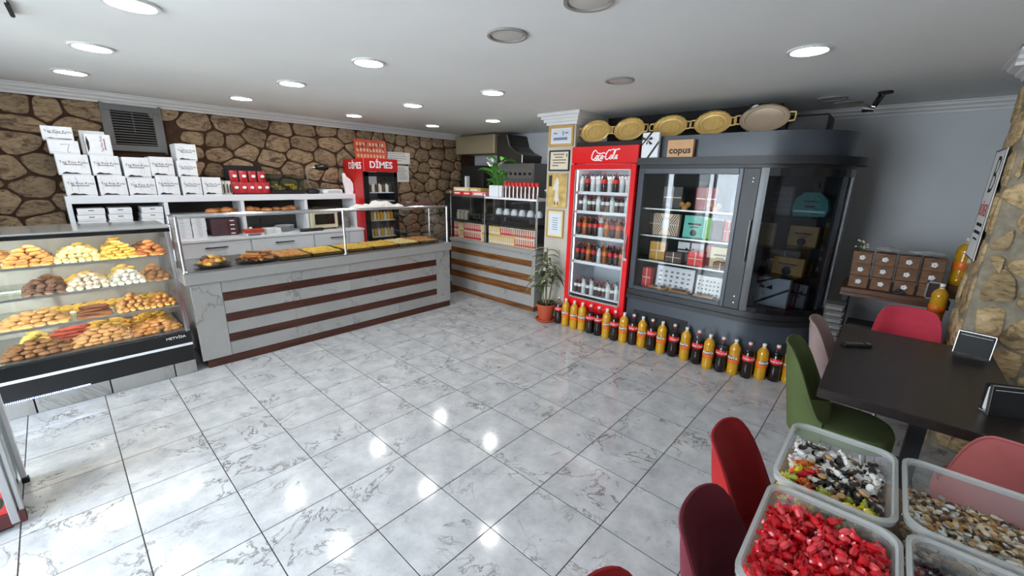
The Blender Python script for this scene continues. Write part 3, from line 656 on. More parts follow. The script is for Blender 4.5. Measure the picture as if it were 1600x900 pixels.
B(CX_L, CX_R+0.005, CYF+0.10, CYF+0.14, 1.238, 1.268, 0.003).build('black_top_rail', BLACK, t); B(CX_L, CX_R+0.008, CYF+0.10, CYB, 1.268, 1.282, 0.003).build('top_glass', pm('grey_top_glass', S(150, 150, 146), 0.12, var=0.06, vs_=4), t)
m = MB()
for x in (-0.55, -0.15, 0.25, 0.65): m.box(x, x+0.035, CYB-0.025, CYB, 0.388, 1.268)
m.build('rear_door_stile', ALU, t); B(CX_L, CX_R-0.03, CYB-0.018, CYB-0.012, 0.388, 1.268).build('rear_glass', milky('milk_glass', S(206, 204, 198), 0.7), t)
SHZ = [1.045, 0.835, 0.615]; DECK = 0.40
wled = led_mat('warm_leds', (1.0, 0.93, 0.80, 1), 30.0, 26.0)
yel = led_mat('amber_leds', (1.0, 0.80, 0.45, 1), 6.0, 60.0)
for z in SHZ:
    B(CX_L, CX_R-0.03, yfr(z)+0.03, CYB-0.05, z-0.008, z).build('glass_shelf', GLASSS, t)
    B(CX_L, CX_R-0.03, yfr(z)+0.022, yfr(z)+0.032, z-0.015, z+0.002).build('shelf_edge', STEEL, t)
    B(CX_L, CX_R-0.06, CYB-0.30, CYB-0.292, z-0.016, z-0.010).build('led_strip', wled, t)  # added rear strip, only there to brighten the back heaps
    B(CX_L, CX_R-0.06, yfr(z)+0.034, yfr(z)+0.042, z-0.014, z-0.009).build('led_strip', wled, t)
B(CX_L, CX_R-0.05, CYF+0.145, CYF+0.155, 1.252, 1.262).build('led_strip', yel, t)
B(CX_L+0.05, CX_R-0.1, CYF+0.2, CYF+0.23, 1.245, 1.262).build('lamp', emis('case_fill_glow', (1.0, 0.95, 0.86, 1), 13.0), t)  # added fill: glowing bar under the top that brightens the case interior
B(CX_L, CX_R-0.03, CYF+0.03, CYB-0.03, 0.388, DECK).build('deck', STEEL, t)
# ---- cookies: pieces of the front heaps are separate things, the rear heaps one mass
def cmat(n, r, g, b): return pm(n, S(r, g, b), 0.6, var=0.22, vs_=30, rnd=0.14)
CK = {'golden': cmat('cookie_golden', 206, 142, 72), 'cream': cmat('cookie_cream', 230, 208, 142), 'yellow': cmat('cookie_yellow', 234, 190, 80), 'amber': cmat('cookie_amber', 202, 122, 54),
      'cocoa': cmat('cookie_cocoa', 108, 74, 52), 'snow': cmat('cookie_snow', 224, 206, 182), 'white': cmat('cookie_white', 232, 226, 212), 'brown': cmat('cookie_brown', 138, 92, 48),
      'tan': cmat('cookie_tan', 204, 152, 90), 'stick': cmat('cookie_stick', 138, 78, 36), 'lemon': cmat('cookie_lemon', 236, 206, 110), 'rose': cmat('cookie_rose', 214, 96, 70)}
def cshape(kind):
    if kind == 'oval': return MB().lathe([(0, 0), (0.028, 0.002), (0.034, 0.012), (0.026, 0.026), (0.012, 0.031), (0, 0.032)], 10, sx=1.15, sy=0.8)
    if kind == 'ball': return MB().lathe([(0, 0), (0.018, 0.003), (0.025, 0.016), (0.02, 0.03), (0.01, 0.037), (0, 0.038)], 9)
    if kind == 'dome': return MB().lathe([(0, 0), (0.03, 0.0), (0.032, 0.010), (0.022, 0.026), (0.008, 0.033), (0, 0.034)], 10)
    if kind == 'ring':
        m = MB(); n, q = 10, 6; v = []; f = []
        for i in range(n):
            a = 2*PI*i/n
            for j in range(q): b = 2*PI*j/q; r = 0.027+0.012*math.cos(b); v.append((r*math.cos(a), r*math.sin(a), 0.012+0.012*math.sin(b)))
        for i in range(n):
            for j in range(q): f.append((i*q+j, ((i+1) % n)*q+j, ((i+1) % n)*q+(j+1) % q, i*q+(j+1) % q))
        return m.add(v, f)
    return MB().box(-0.075, 0.075, -0.011, 0.011, 0, 0.02, 0.006)
_cm = {}
def cmesh(shape, col):
    if (shape, col) not in _cm: _cm[(shape, col)] = cshape(shape).mesh('cookie', CK[col], True)
    return _cm[(shape, col)]
def heap(x0, x1, y0, y1, z, top, dx, dy, dz):
    out = []; nl = max(1, int(top/dz)); w = x1-x0; d = y1-y0
    for l in range(nl):
        k = 1-(l/(nl+0.3))**1.4; ww, dd = w*k, d*k; nx, ny = max(1, int(ww/dx)), max(1, int(dd/dy))
        for i in range(nx):
            for j in range(ny):
                ex = abs((i+0.5)/nx-0.5)*2
                out.append(((x0+x1)/2+((i+0.5)/nx-0.5)*ww+random.uniform(-1, 1)*dx*0.16+(0.5*dx if (l+j) % 2 else 0)*0.6, (y0+y1)/2+((j+0.5)/ny-0.5)*dd+random.uniform(-1, 1)*dy*0.12, z+l*dz, l, j, nl, ny))
    return out
front = [  # shelf, x0, x1, top height, shape, colour, words
    (0, 0.07, 0.30, 0.15, 'oval', 'golden', 'golden oval cookie, top shelf of the case, outer end heap'),
    (0, 0.32, 0.55, 0.10, 'ball', 'cream', 'cream round cookie, top shelf of the case, second heap'),
    (0, 0.57, 0.76, 0.13, 'ring', 'yellow', 'yellow ring cookie, top shelf of the case'),
    (0, 0.79, 0.95, 0.12, 'oval', 'amber', 'amber oval cookie, top shelf of the case, next to the counter'),
    (1, 0.12, 0.33, 0.13, 'dome', 'cocoa', 'cocoa domed cookie, second shelf of the case'),
    (1, 0.35, 0.56, 0.11, 'ball', 'snow', 'pale sugared ball cookie, second shelf of the case'),
    (1, 0.58, 0.78, 0.11, 'ball', 'white', 'white cracked ball cookie, second shelf of the case'),
    (1, 0.80, 0.95, 0.11, 'dome', 'brown', 'brown domed cookie, second shelf next to the counter'),
    (2, -0.02, 0.30, 0.09, 'oval', 'tan', 'tan oval cookie, third shelf of the case'),
    (2, 0.33, 0.55, 0.085, 'stick', 'stick', 'brown stick biscuit, third shelf of the case'),
    (2, 0.58, 0.77, 0.13, 'ball', 'tan', 'tan ball cookie, third shelf of the case, tall heap'),
    (2, 0.79, 0.95, 0.08, 'ball', 'golden', 'golden ball cookie, third shelf next to the counter'),
    (3, -0.05, 0.28, 0.10, 'oval', 'brown', 'brown oval cookie, bottom deck of the case, outer end'),
    (3, 0.30, 0.62, 0.12, 'oval', 'tan', 'tan oval cookie, bottom deck of the case, middle heap'),
    (3, 0.64, 0.94, 0.11, 'oval', 'golden', 'golden oval cookie, bottom deck of the case, next to the counter')]
MASS = {}
def mass(shape, col, x, y, z, rz, sc=1.0, tilt=0.0):
    m = MASS.setdefault(col, MB()); s_ = cshape(shape); s_.xf(Matrix.Translation((x, y, z)) @ Matrix.Rotation(rz, 4, 'Z') @ Matrix.Rotation(tilt, 4, 'X') @ Matrix.Scale(sc, 4)); m.add(s_.v, s_.f)
ncook = 0
for (sh, x0, x1, top, shape, col, lab) in front:
    z = (SHZ+[DECK])[sh]; ya = yfr(z)+0.05
    dims = {'oval': (0.054, 0.043, 0.0225), 'ball': (0.039, 0.039, 0.025), 'dome': (0.048, 0.048, 0.0225), 'ring': (0.05, 0.05, 0.018), 'stick': (0.132, 0.0205, 0.0175)}[shape]
    for (x, y, zz, l, j, nl, ny) in heap(x0-0.005, x1+0.012, ya, ya+0.24, z+0.0005, top, *dims):
        rz = random.uniform(-0.5, 0.5) if shape == 'oval' else (random.uniform(-0.06, 0.06) if shape == 'stick' else random.uniform(0, 6))
        if (j == 0 or l == nl-1) and ncook < 330:
            ncook += 1; tag(inst('cookie', cmesh(shape, col), None, (x, y, zz), (0 if l == 0 else random.uniform(-0.12, 0.12), 0 if l == 0 else random.uniform(-0.12, 0.12), rz), 0.86), lab, 'cookie', lab.split(',')[0] + 's, ' + ['top shelf', 'second shelf', 'third shelf', 'bottom deck'][sh] + ' %.0f' % (x0*100+100))
        else: mass(shape, col, x, y, zz, rz, 0.86)
back = [(0, 0.0, 0.08, 0.10, 'oval', 'tan'), (0, 0.15, 0.29, 0.10, 'oval', 'brown'), (0, 0.32, 0.56, 0.11, 'oval', 'lemon'), (0, 0.58, 0.75, 0.14, 'ring', 'yellow'), (0, 0.77, 0.93, 0.09, 'oval', 'brown'),
        (1, 0.16, 0.32, 0.09, 'oval', 'brown'), (1, 0.34, 0.56, 0.10, 'oval', 'yellow'), (1, 0.58, 0.78, 0.12, 'oval', 'lemon'), (1, 0.80, 0.93, 0.10, 'oval', 'tan'),
        (2, 0.14, 0.93, 0.045, 'oval', 'yellow'), (3, 0.02, 0.18, 0.13, 'oval', 'lemon'), (3, 0.2, 0.36, 0.10, 'stick', 'rose'), (3, 0.36, 0.66, 0.15, 'oval', 'yellow'), (3, 0.68, 0.92, 0.16, 'ring', 'yellow')]
for (sh, x0, x1, top, shape, col) in back:
    z = (SHZ+[DECK])[sh]; ya = yfr(z)+0.31
    dims = {'oval': (0.062, 0.05, 0.026), 'ring': (0.058, 0.058, 0.021), 'stick': (0.155, 0.024, 0.0205)}[shape]
    for (x, y, zz, l, j, nl, ny) in heap(x0, x1, ya, ya+0.22, z+0.0005, top, *dims): mass(shape, col, x, y, zz, random.uniform(-0.06, 0.06) if shape == 'stick' else random.uniform(-0.7, 0.7))
allv = MB(); mats = []; midx = []
for c, m in MASS.items():
    midx += [len(mats)]*len(m.f); mats.append(CK[c]); allv.add(m.v, m.f)
me = allv.mesh('cookie_mass', mats, True); me.polygons.foreach_set('material_index', midx)
tag(inst('cookie_mass', me), 'remaining cookies and biscuits filling the depth of the pastry case', 'cookies', None, 'stuff')

# ================================================================ GLASS SERVICE COUNTER
X0, X1, YC = 1.03, 3.885, 2.30
t = thing('service_counter', 'long grey marbled counter with dark wood stripes and glass guard', 'counter', (0, 0, 0)); cnt = t
B(X0+0.03, X1-0.02, YC+0.012, 2.98, 0.075, 0.785).build('body', MARBLE, t)
B(X0+0.02, 1.272, YC, YC+0.02, 0.078, 0.785, 0.002).build('end_panel', MARBLE, t); B(3.66, X1, YC, YC+0.02, 0.078, 0.785, 0.002).build('end_panel', MARBLE, t)
B(X0+0.055, X1-0.005, YC+0.004, YC+0.03, 0.0, 0.073, 0.002).build('kick_board', WOODSTR, t)
zs = [0.785, 0.678, 0.600, 0.478, 0.400, 0.283, 0.205, 0.078]
for k in range(7):
    if k % 2 == 0:
        xs = [1.274, 1.87, 2.47, 3.07, 3.658]
        for a, b in zip(xs[:-1], xs[1:]): B(a, b-0.0015, YC+0.003, YC+0.02, zs[k+1]+0.001, zs[k]-0.001, 0.001).build('panel', MARBLE, t)
    else: B(1.274, 3.658, YC-0.001, YC+0.02, zs[k+1], zs[k], 0.002).build('stripe', WOODSTR, t)
B(X0-0.012, X1+0.02, YC-0.018, 3.02, 0.785, 0.885, 0.004).build('ledge', LEDGE, t)
B(X0-0.012, X1+0.02, YC-0.02, YC-0.012, 0.882, 0.89).build('ledge_trim', CHROME, t)
B(X0+0.03, X1-0.01, YC+0.03, 2.98, 0.885, 0.893).build('steel_top', STEEL, t)
for x in (X0+0.01, 2.455, 3.86): MB().lathe([(0, 0.885), (0.022, 0.885), (0.022, 0.9), (0.014, 0.905), (0.014, 1.372), (0, 1.374)], 12, (x, YC+0.018, 0)).build('post', CHROME, t, True)
for x in (X0+0.01, 3.80): MB().lathe([(0, 0.885), (0.012, 0.89), (0.012, 1.352), (0, 1.353)], 10, (x, 2.62, 0)).build('rear_post', CHROME, t, True)
m = MB(); m.tube([(X0, YC+0.018, 1.37), (X1-0.02, YC+0.018, 1.362)], 0.014, 8); m.build('top_rail', CHROME, t, True)
MB().tube([(X0, 2.62, 1.352), (3.80, 2.62, 1.352)], 0.008, 6).build('rear_rail', STEEL, t)
for a, b in ((X0+0.03, 2.435), (2.475, 3.84)): B(a, b, YC+0.015, YC+0.021, 0.893, 1.358).build('glass_pane', GLASS, t)
B(X0, 3.84, YC+0.03, 2.63, 1.342, 1.35).build('top_glass', GLASS, t)
B(X0+0.006, X0+0.012, YC+0.04, 2.6, 0.9, 1.35).build('end_glass', GLASS, t); B(3.845, 3.851, YC+0.04, 2.6, 0.9, 1.35).build('end_glass', GLASS, t)
# ---- food on the counter
ZC = 0.8935
def plate_of(name, label, x, y, r, shape, cols, n, sc=1.0):
    t = thing('plate', label + ' platter', 'plate', (x, y, ZC)); MB().lathe([(0, 0), (r*0.6, 0), (r, 0.02), (r+0.004, 0.024), (r*0.6, 0.006), (0, 0.005)], 24).build('dish', pm('platter', S(70, 60, 50), 0.3, 0.4), t, True)
    for k in range(n):
        lay = 0 if k < n*0.5 else (1 if k < n*0.85 else 2); a = k*2.4; rr = (r-0.035-0.02*lay)*math.sqrt(random.uniform(0.05, 1)); c = cols[k % len(cols)]
        tag(inst('pastry', cmesh(shape, c), None, (x+rr*math.cos(a), y+rr*math.sin(a), ZC+0.0215+lay*0.026), (random.uniform(-0.15, 0.15)*(lay > 0), 0, random.uniform(0, 6)), sc), '%s pastry %s' % (c, label), 'pastry', '%s pastries %s' % (c, label))
plate_of('plate', 'on the end of the counter by the pastry case', 1.27, 2.47, 0.14, 'dome', ['amber', 'yellow', 'cocoa'], 20)
plate_of('plate', 'on the second serving dish of the counter', 1.63, 2.50, 0.17, 'stick', ['amber', 'stick', 'golden'], 22)
TRAYM = pm('baklava_tray', S(120, 96, 60), 0.35, 0.7)
xs = [(1.80, 2.10, 'golden', 'flat golden', 3), (2.115, 2.44, 'yellow', 'yellow nutty', 9), (2.48, 2.80, 'yellow', 'yellow crumbly', 9), (2.815, 3.14, 'yellow', 'pale yellow', 9), (3.155, 3.44, 'cream', 'cream topped', 8), (3.455, 3.74, 'golden', 'light brown', 7)]
for k, (a, b, c, w, n) in enumerate(xs):
    t = thing('sweet_tray', 'metal tray of %s pastry pieces, %s from the pastry case' % (w, ORD[k]), 'tray', ((a+b)/2, 2.55, ZC), 0, 'trays of sweets under the counter glass'); h = (b-a)/2
    m = MB(); m.box(-h, h, -0.2, 0.2, 0, 0.006); m.box(-h, h, -0.2, -0.194, 0, 0.035); m.box(-h, h, 0.194, 0.2, 0, 0.035); m.box(-h, -h+0.006, -0.2, 0.2, 0, 0.035); m.box(h-0.006, h, -0.2, 0.2, 0, 0.035); m.build('tray', TRAYM, t)
    m = MB(); ny = int(n*0.4/(b-a))
    for i in range(n):
        for j in range(ny):
            x = -h+0.01+(2*h-0.02)*(i+0.5)/n; y = -0.19+0.38*(j+0.5)/ny; dx = (h-0.01)/n*0.93; dy = 0.19/ny*0.93; zt = 0.042+random.uniform(-0.004, 0.006)
            m.box(x-dx, x+dx, y-dy, y+dy, 0.006, zt, 0.004)
    o = m.build('pieces', CK[c], t); o['kind'] = 'stuff'
tag(B(-0.07, 0.08, -0.04, 0.04, 0, 0.03, 0.014).build('card_reader', BLACKM, None, True, (3.62, 2.36, ZC)), 'small black device on the counter by the last glass post', 'device')
# ---- cloths laid on the glass guard
def cloth(name, label, x0, x1, y0, y1, z, mat, amp, seed):
    r = random.Random(seed); nx, ny = 24, 12; v = []; f = []; ph = [r.uniform(0, 6) for _ in range(6)]
    def hgt(u, w): return amp*(0.55+0.45*math.sin(9*u+ph[0]+3*w)*math.cos(6*w+ph[1])+0.3*math.sin(17*u+ph[2])*math.sin(11*w+ph[3]))*min(1, 6*u, 6*(1-u), 5*w+0.2, 5*(1-w)+0.2)
    for j in range(ny+1):
        for i in range(nx+1):
            u, w = i/nx, j/ny; ed = 0.02*math.sin(5*u+ph[4]); v.append((x0+(x1-x0)*u+0.015*math.sin(7*w+ph[5]), y0+(y1-y0)*w+ed, z+0.002+max(0, hgt(u, w))))
    n = len(v); v += [(x, y, z) for x, y, _ in v]
    for j in range(ny):
        for i in range(nx):
            a = j*(nx+1)+i; f.append((a, a+1, a+nx+2, a+nx+1)); f.append((n+a, n+a+nx+1, n+a+nx+2, n+a+1))
    for i in range(nx): f.append((i, n+i, n+i+1, i+1)); a = ny*(nx+1)+i; f.append((a, a+1, n+a+1, n+a))
    for j in range(ny): a = j*(nx+1); f.append((a, a+nx+1, n+a+nx+1, n+a)); a += nx; f.append((a, n+a, n+a+nx+1, a+nx+1))
    return tag(MB().add(v, f).build(name, mat, None, True), label, 'cloth')
cloth('white_cloth', 'crumpled white cloth lying on the counter glass top', 2.62, 3.28, 2.36, 2.60, 1.3505, pm('white_cotton', S(216, 212, 206), 0.8), 0.085, 3)
cloth('brown_cloth', 'dark brown bundled cloth on the counter glass beside the white one', 3.31, 3.76, 2.36, 2.60, 1.3505, pm('brown_knit', S(74, 48, 38), 0.9, var=0.3, vs_=30, bump=0.5), 0.10, 21)

# ================================================================ SMALL RED-HEADED FRIDGE
t = thing('drinks_fridge', 'narrow black drinks fridge with red lettered header by the stone wall', 'fridge', (3.36, 3.50, 0))
W, D = 0.53, 0.56
m = MB(); m.box(0, 0.03, 0, D, 0.02, 1.955); m.box(W-0.03, W, 0, D, 0.02, 1.955); m.box(0, W, D-0.03, D, 0.02, 1.955); m.box(0, W, 0.02, D, 0.02, 0.25); m.box(0, W, 0.01, D, 1.79, 1.955); m.build('body', BLACKM, t)
B(-0.004, 0.0, 0.02, D, 0.3, 1.955).build('side_graphic', REDD, t); text('DİMES', 0.125, WTXT, t, (-0.0045, 0.22, 1.86), (PI/2, 0, -PI/2), bold=0.002)
B(-0.006, W+0.006, -0.03, 0.01, 1.785, 1.965, 0.006).build('header', REDD, t); text('DİMES', 0.125, WTXT, t, (W/2, -0.0312, 1.875), bold=0.003)
fr = MB(); fr.box(0.01, 0.06, -0.025, 0.0, 0.27, 1.78); fr.box(W-0.06, W-0.01, -0.025, 0.0, 0.27, 1.78); fr.box(0.01, W-0.01, -0.025, 0.0, 1.72, 1.78); fr.box(0.01, W-0.01, -0.025, 0.0, 0.27, 0.33)
d = fr.build('door', BLACK, t); B(0.06, W-0.06, -0.016, -0.010, 0.33, 1.72).build('door_glass', GLASS, d)
B(0.03, W-0.03, D-0.035, D-0.03, 0.25, 1.79).build('back_liner', WHITE, t)
B(0.04, W-0.04, 0.03, 0.04, 1.74, 1.775).build('lamp', emis('fridge_lamp', (0.95, 1, 1, 1), 7.0), t)
for z in (0.62, 0.86, 1.10, 1.38, 1.5): B(0.03, W-0.03, 0.03, D-0.04, z-0.012, z).build('shelf', WHITE, t)
JY = pm('juice_yellow', S(226, 178, 62), 0.4); JR = pm('juice_red', S(204, 44, 36), 0.4); JW = pm('juice_white', S(232, 222, 206), 0.4); JD = pm('juice_dark', S(70, 44, 40), 0.3); JO = pm('juice_orange', S(226, 128, 40), 0.4)
def pack_me(mat, w=0.045, h=0.12): 
    return MB().box(-w/2, w/2, -w/2, w/2, 0, h*0.86, 0.003).lathe([(0.008, h*0.86), (0.012, h*0.9), (0.012, h), (0, h)], 8).mesh('juice_pack', mat)
fpk = [pack_me(JY), pack_me(JW), pack_me(JD), pack_me(JO)]
for z, ks, w in ((1.5, (1, 2), 'top'), (1.38, (1,), 'second'), (1.10, (0, 0, 1), 'middle'), (0.86, (0, 1), 'fourth'), (0.62, (2, 3), 'lowest')):
    for i in range(8):
        if z == 1.38: continue
        tag(inst('juice_pack', fpk[ks[i % len(ks)]], None, (3.36+0.07+i*0.056, 3.60, z+0.0003)), 'juice pack on the %s shelf of the narrow red-headed fridge, %s along' % (w, ORD[i]), 'juice pack', 'packs in the narrow fridge')
t = thing('promo_poster', 'orange and red promotional board standing on the narrow fridge', 'poster', (3.52, 3.98, 1.9555))
POST = pm('poster_red', S(200, 74, 46), 0.5, var=0.2, vs_=9)
B(0, 0.52, 0, 0.015, 0, 0.30).xf(Matrix.Rotation(-0.12, 4, 'X')).build('board', POST, t)
m = MB()
for i in range(9):
    for j in range(3): x = 0.03+i*0.052; z = 0.04+j*0.085; m.box(x, x+0.03, -0.0015, 0, z, z+0.045)
m.xf(Matrix.Rotation(-0.12, 4, 'X')).build('print', pm('poster_cream', S(222, 178, 136), 0.5), t)
m = MB()
for i in range(7): x = 0.05+i*0.068; m.box(x, x+0.02, -0.002, 0, 0.15+0.03*(i % 3), 0.2+0.03*(i % 3))
m.xf(Matrix.Rotation(-0.12, 4, 'X')).build('print_dark', pm('poster_dark', S(96, 36, 26), 0.5), t)

# ================================================================ SIDE COUNTER WITH GLASS SHELVES
XD = 4.48; RZ = -PI/2; Y0D = 3.0       # local x runs along -Y from Y0D
t = thing('side_counter', 'striped side counter with chrome and glass shelf rack', 'counter', (XD, Y0D, 0), RZ); L_ = 1.71
B(0, L_, 0.012, 0.5, 0.07, 0.78).build('body', MARBLE, t); B(0, L_-0.01, 0.004, 0.5, 0, 0.068).build('kick_board', WOODAMB, t)
zz = [0.78, 0.69, 0.61, 0.50, 0.41, 0.325, 0.225, 0.07]
for k in range(7):
    if k % 2 == 0: B(0, L_-0.06, 0.003, 0.02, zz[k+1], zz[k]-0.001, 0.001).build('panel', MARBLE, t)
    else: B(0, L_-0.06, -0.001, 0.02, zz[k+1], zz[k], 0.002).build('stripe', WOODAMB, t)
B(L_-0.058, L_, 0.0, 0.02, 0.07, 0.78, 0.002).build('end_panel', MARBLE, t)
B(-0.01, L_+0.01, -0.012, 0.52, 0.78, 0.83, 0.003).build('ledge', LEDGE, t)
for x in (0.0, 0.755, L_-0.01):
    for y in (0.01, 0.42): B(x-0.011, x+0.011, y-0.011, y+0.011, 0.83, 1.50, 0.003).build('post', CHROME, t)
for x in (0.0, L_-0.01): MB().lathe([(0, 1.50), (0.013, 1.503), (0.016, 1.515), (0.008, 1.53), (0, 1.532)], 10, (x, 0.01, 0)).build('finial', CHROME, t, True)
for a, b in ((0.0, 0.75), (0.76, L_-0.01)):
    B(a, b, 0.0, 0.44, 1.10, 1.112).build('shelf', DARKIN, t)
    B(a, b, -0.002, 0.44, 1.455, 1.48).build('shelf', WHITE if a > 0.5 else STEEL, t)
    B(a+0.015, b-0.015, 0.006, 0.011, 0.84, 1.45).build('glass_pane', GLASS, t)
B(0.76, L_-0.01, 0.0, 0.44, 1.225, 1.235).build('shelf', DARKIN, t)
def side(x, y, z): return (XD+y, Y0D-x, z)
cup = MB().lathe([(0, 0), (0.052, 0.0), (0.055, 0.012), (0.048, 0.05), (0.03, 0.078), (0.026, 0.085), (0, 0.085)], 16).mesh('cup', pm('white_china', S(226, 230, 234), 0.2), True)
for k in range(6): tag(inst('cup', cup, None, side(0.86+0.145*k, 0.2, 1.2352)), 'white upturned cup, %s in the row on the glass rack' % ORD[k], 'cup', 'upturned white cups')
# juice cartons: two tiers, two bays
jm = {}
for kind, (c1, c2) in {'red': (JW, JR), 'yellow': (JY, JW), 'mixed': (JW, pm('juice_pale_red', S(206, 96, 60), 0.4))}.items():
    m1 = B(-0.017, 0.017, -0.017, 0.017, 0, 0.125, 0.002); m2 = B(-0.0176, 0.001, -0.0180, 0.0176, 0.006, 0.112, 0.001); m3 = B(-0.0178, 0.0178, -0.0182, 0.0176, 0.02, 0.042, 0.001)
    m1.xf(Matrix.Identity(4)); n1 = len(m1.f); m1.add(m2.v, m2.f); m1.add(m3.v, m3.f); me = m1.mesh('juice_carton', [c1, c2]); me.polygons.foreach_set('material_index', [0]*n1+[1]*(len(m1.f)-n1)); jm[kind] = me
kc = 0
for bay, (a, b) in enumerate(((0.03, 0.73), (0.80, 1.66))):
    n = int((b-a)/0.0385)
    for tier in range(2):
        for i in range(n):
            kind = ('red' if not (3 <= i % 13 <= 5 and bay == 0) else 'yellow') if bay == 0 else ('yellow' if (i < 6 or tier == 0 and i < 13) else ('red' if i < 12 else 'mixed'))
            tag(inst('juice_carton', jm[kind], None, side(a+0.0385*(i+0.5), 0.06, 0.8303+tier*0.1255), (0, 0, RZ)), 'small %s juice carton, %s along the %s tier, %s bay of the rack' % (kind, ORD[i], ('lower', 'upper')[tier], ('corner', 'plant-side')[bay]), 'juice carton', 'small juice cartons on the rack')
# boxes and bottles on top of the rack
def rbox(x0, x1, z0, h, mat, label, d=0.18, y=0.05):
    t = thing('tea_box', label, 'box', side((x0+x1)/2, y, z0), RZ, 'flat boxes on the rack top'); w = (x1-x0)/2
    B(-w, w, 0, d, 0, h, 0.002).build('body', mat, t); B(-w*0.7, w*0.5, -0.001, 0, h*0.3, h*0.65).build('print', WTXT if mat is not JW else RTXT, t)
CRM2 = pm('cream_box', S(222, 206, 168), 0.5)
rbox(0.02, 0.22, 1.4803, 0.055, JR, 'red flat box at the corner end of the rack top'); rbox(0.23, 0.43, 1.4803, 0.055, JR, 'second red flat box on the rack top'); rbox(0.44, 0.73, 1.4803, 0.055, pm('pink_box', S(214, 130, 130), 0.5), 'pink flat box on the rack top')
rbox(0.03, 0.36, 1.5356, 0.052, CRM2, 'cream flat box lying on the red ones'); rbox(0.37, 0.62, 1.5356, 0.05, pm('gold_box', S(196, 160, 90), 0.5), 'gold flat box lying on the pink and red ones')
CAPR = pm('red_cap', S(206, 34, 32), 0.35)
bt = MB().lathe([(0, 0), (0.024, 0), (0.026, 0.01), (0.026, 0.11), (0.012, 0.14), (0.012, 0.155)], 10).mesh('bottle_body', pm('brown_bottle', S(84, 34, 26), 0.15), True)
bc = MB().lathe([(0.022, 0.15), (0.03, 0.152), (0.03, 0.19), (0.024, 0.2), (0, 0.2)], 10).mesh('cap', CAPR, True); bl = B(-0.008, 0.008, -0.031, -0.026, 0.0, 0.15).mesh('white_strip', WTXT)
for k in range(9):
    t = thing('syrup_bottle', 'red capped brown bottle, %s in the row beside the white plant pot' % ORD[k], 'bottle', side(1.075+0.069*k, 0.09, 1.4803), RZ, 'red capped bottles on the rack'); inst('body', bt, t); inst('cap', bc, t); inst('label', bl, t, (0.034, 0.0, 0))
# glasses on the shelf of the corner bay
gl_me = MB().lathe([(0, 0), (0.025, 0), (0.032, 0.1), (0.03, 0.1), (0.024, 0.006), (0, 0.006)], 12).mesh('tea_glass', GLASSS, True)
jar_me = MB().lathe([(0, 0), (0.04, 0), (0.042, 0.09), (0.03, 0.11), (0.035, 0.115), (0.035, 0.14), (0, 0.14)], 12).mesh('jar', pm('pale_jar', S(176, 170, 156), 0.4), True)
for k in range(8): tag(inst('tea_glass', gl_me, None, side(0.3+0.058*k, 0.12, 1.1123)), 'clear drinking glass, %s along the corner bay shelf' % ORD[k], 'glass', 'glasses in the corner bay')
for k in range(3): tag(inst('jar', jar_me, None, side(0.05+0.09*k, 0.14, 1.1123)), 'pale lidded jar, %s from the wall on the corner bay shelf' % ORD[k], 'jar', 'jars in the corner bay')
for x, s_ in ((1.66, 'grey'),): 
    t = thing('coffee_maker', 'small black and steel machine on the end of the rack top', 'machine', side(1.73, 0.16, 1.4803), RZ)
B(-0.05, 0.05, 0, 0.12, 0, 0.12, 0.01).build('body', STEEL, t); MB().lathe([(0, 0), (0.04, 0.0), (0.045, 0.04), (0.03, 0.08), (0, 0.085)], 12, (0.02, -0.03, 0.02)).build('pot', BLACKM, t, True)
# ---- leafy plant in the white pot
def leaf(m, p, yaw, ln, w, up, droop, twist=0.0):
    N_ = 5; c = []; d = Vector((math.cos(yaw), math.sin(yaw), 0)); sd = Vector((-math.sin(yaw), math.cos(yaw), 0)); v = []
    for i in range(N_+1):
        s_ = i/N_; q = Vector(p)+d*ln*s_*math.cos(up*(1-s_*0.3))+Vector((0, 0, ln*(math.sin(up)*s_-droop*s_*s_)))
        ww = w*math.sin(PI*min(1, 0.08+0.92*s_))**0.75 if i < N_ else 0.001
        up_ = Vector((0, 0, 0.25*ww)); v += [q+sd*ww/2+up_, q, q-sd*ww/2+up_]
    f = []
    for i in range(N_):
        for k in range(2): f.append((i*3+k, i*3+k+1, i*3+k+4, i*3+k+3))
    m.add(v, f)
t = thing('potted_plant', 'leafy green plant in white pots on the rack top', 'plant', side(0.86, 0.12, 1.4803), RZ)
B(-0.08, 0.10, -0.06, 0.1, 0, 0.155, 0.006).build('pot', WHITE, t); B(0.11, 0.17, -0.06, 0.08, 0, 0.155, 0.006).build('pot', WHITE, t); B(-0.07, 0.09, -0.05, 0.09, 0.15, 0.157).build('soil', SOIL, t)
r = random.Random(4)
for k in range(26):
    m = MB(); a = r.uniform(0, 2*PI); big = k < 7
    p = (r.uniform(-0.04, 0.06), r.uniform(-0.03, 0.06), 0.155); hgt = r.uniform(0.12, 0.36) if big else r.uniform(0.02, 0.2)
    q = (p[0]+math.cos(a)*0.05, p[1]+math.sin(a)*0.05, p[2]+hgt); leaf(m, q, a, r.uniform(0.16, 0.22) if big else r.uniform(0.12, 0.2), 0.11 if big else 0.05, r.uniform(0.3, 1.0), r.uniform(0.3, 0.8)); m.build('leaf', LEAF, t, True)
    MB().tube([p, q], 0.004, 5).build('stem', LEAF, t)
for k in range(7):
    a = r.uniform(0, 6); p = Vector((0.0, 0.0, 0.16)); q = Vector((math.cos(a)*r.uniform(0.03, 0.16), math.sin(a)*0.08, r.uniform(0.3, 0.48))); m = MB(); leaf(m, q, a, 0.09, 0.05, 1.0, 0.2); m.build('flower', WHITE, t, True); MB().tube([p, q], 0.003, 5).build('stem', LEAF, t)

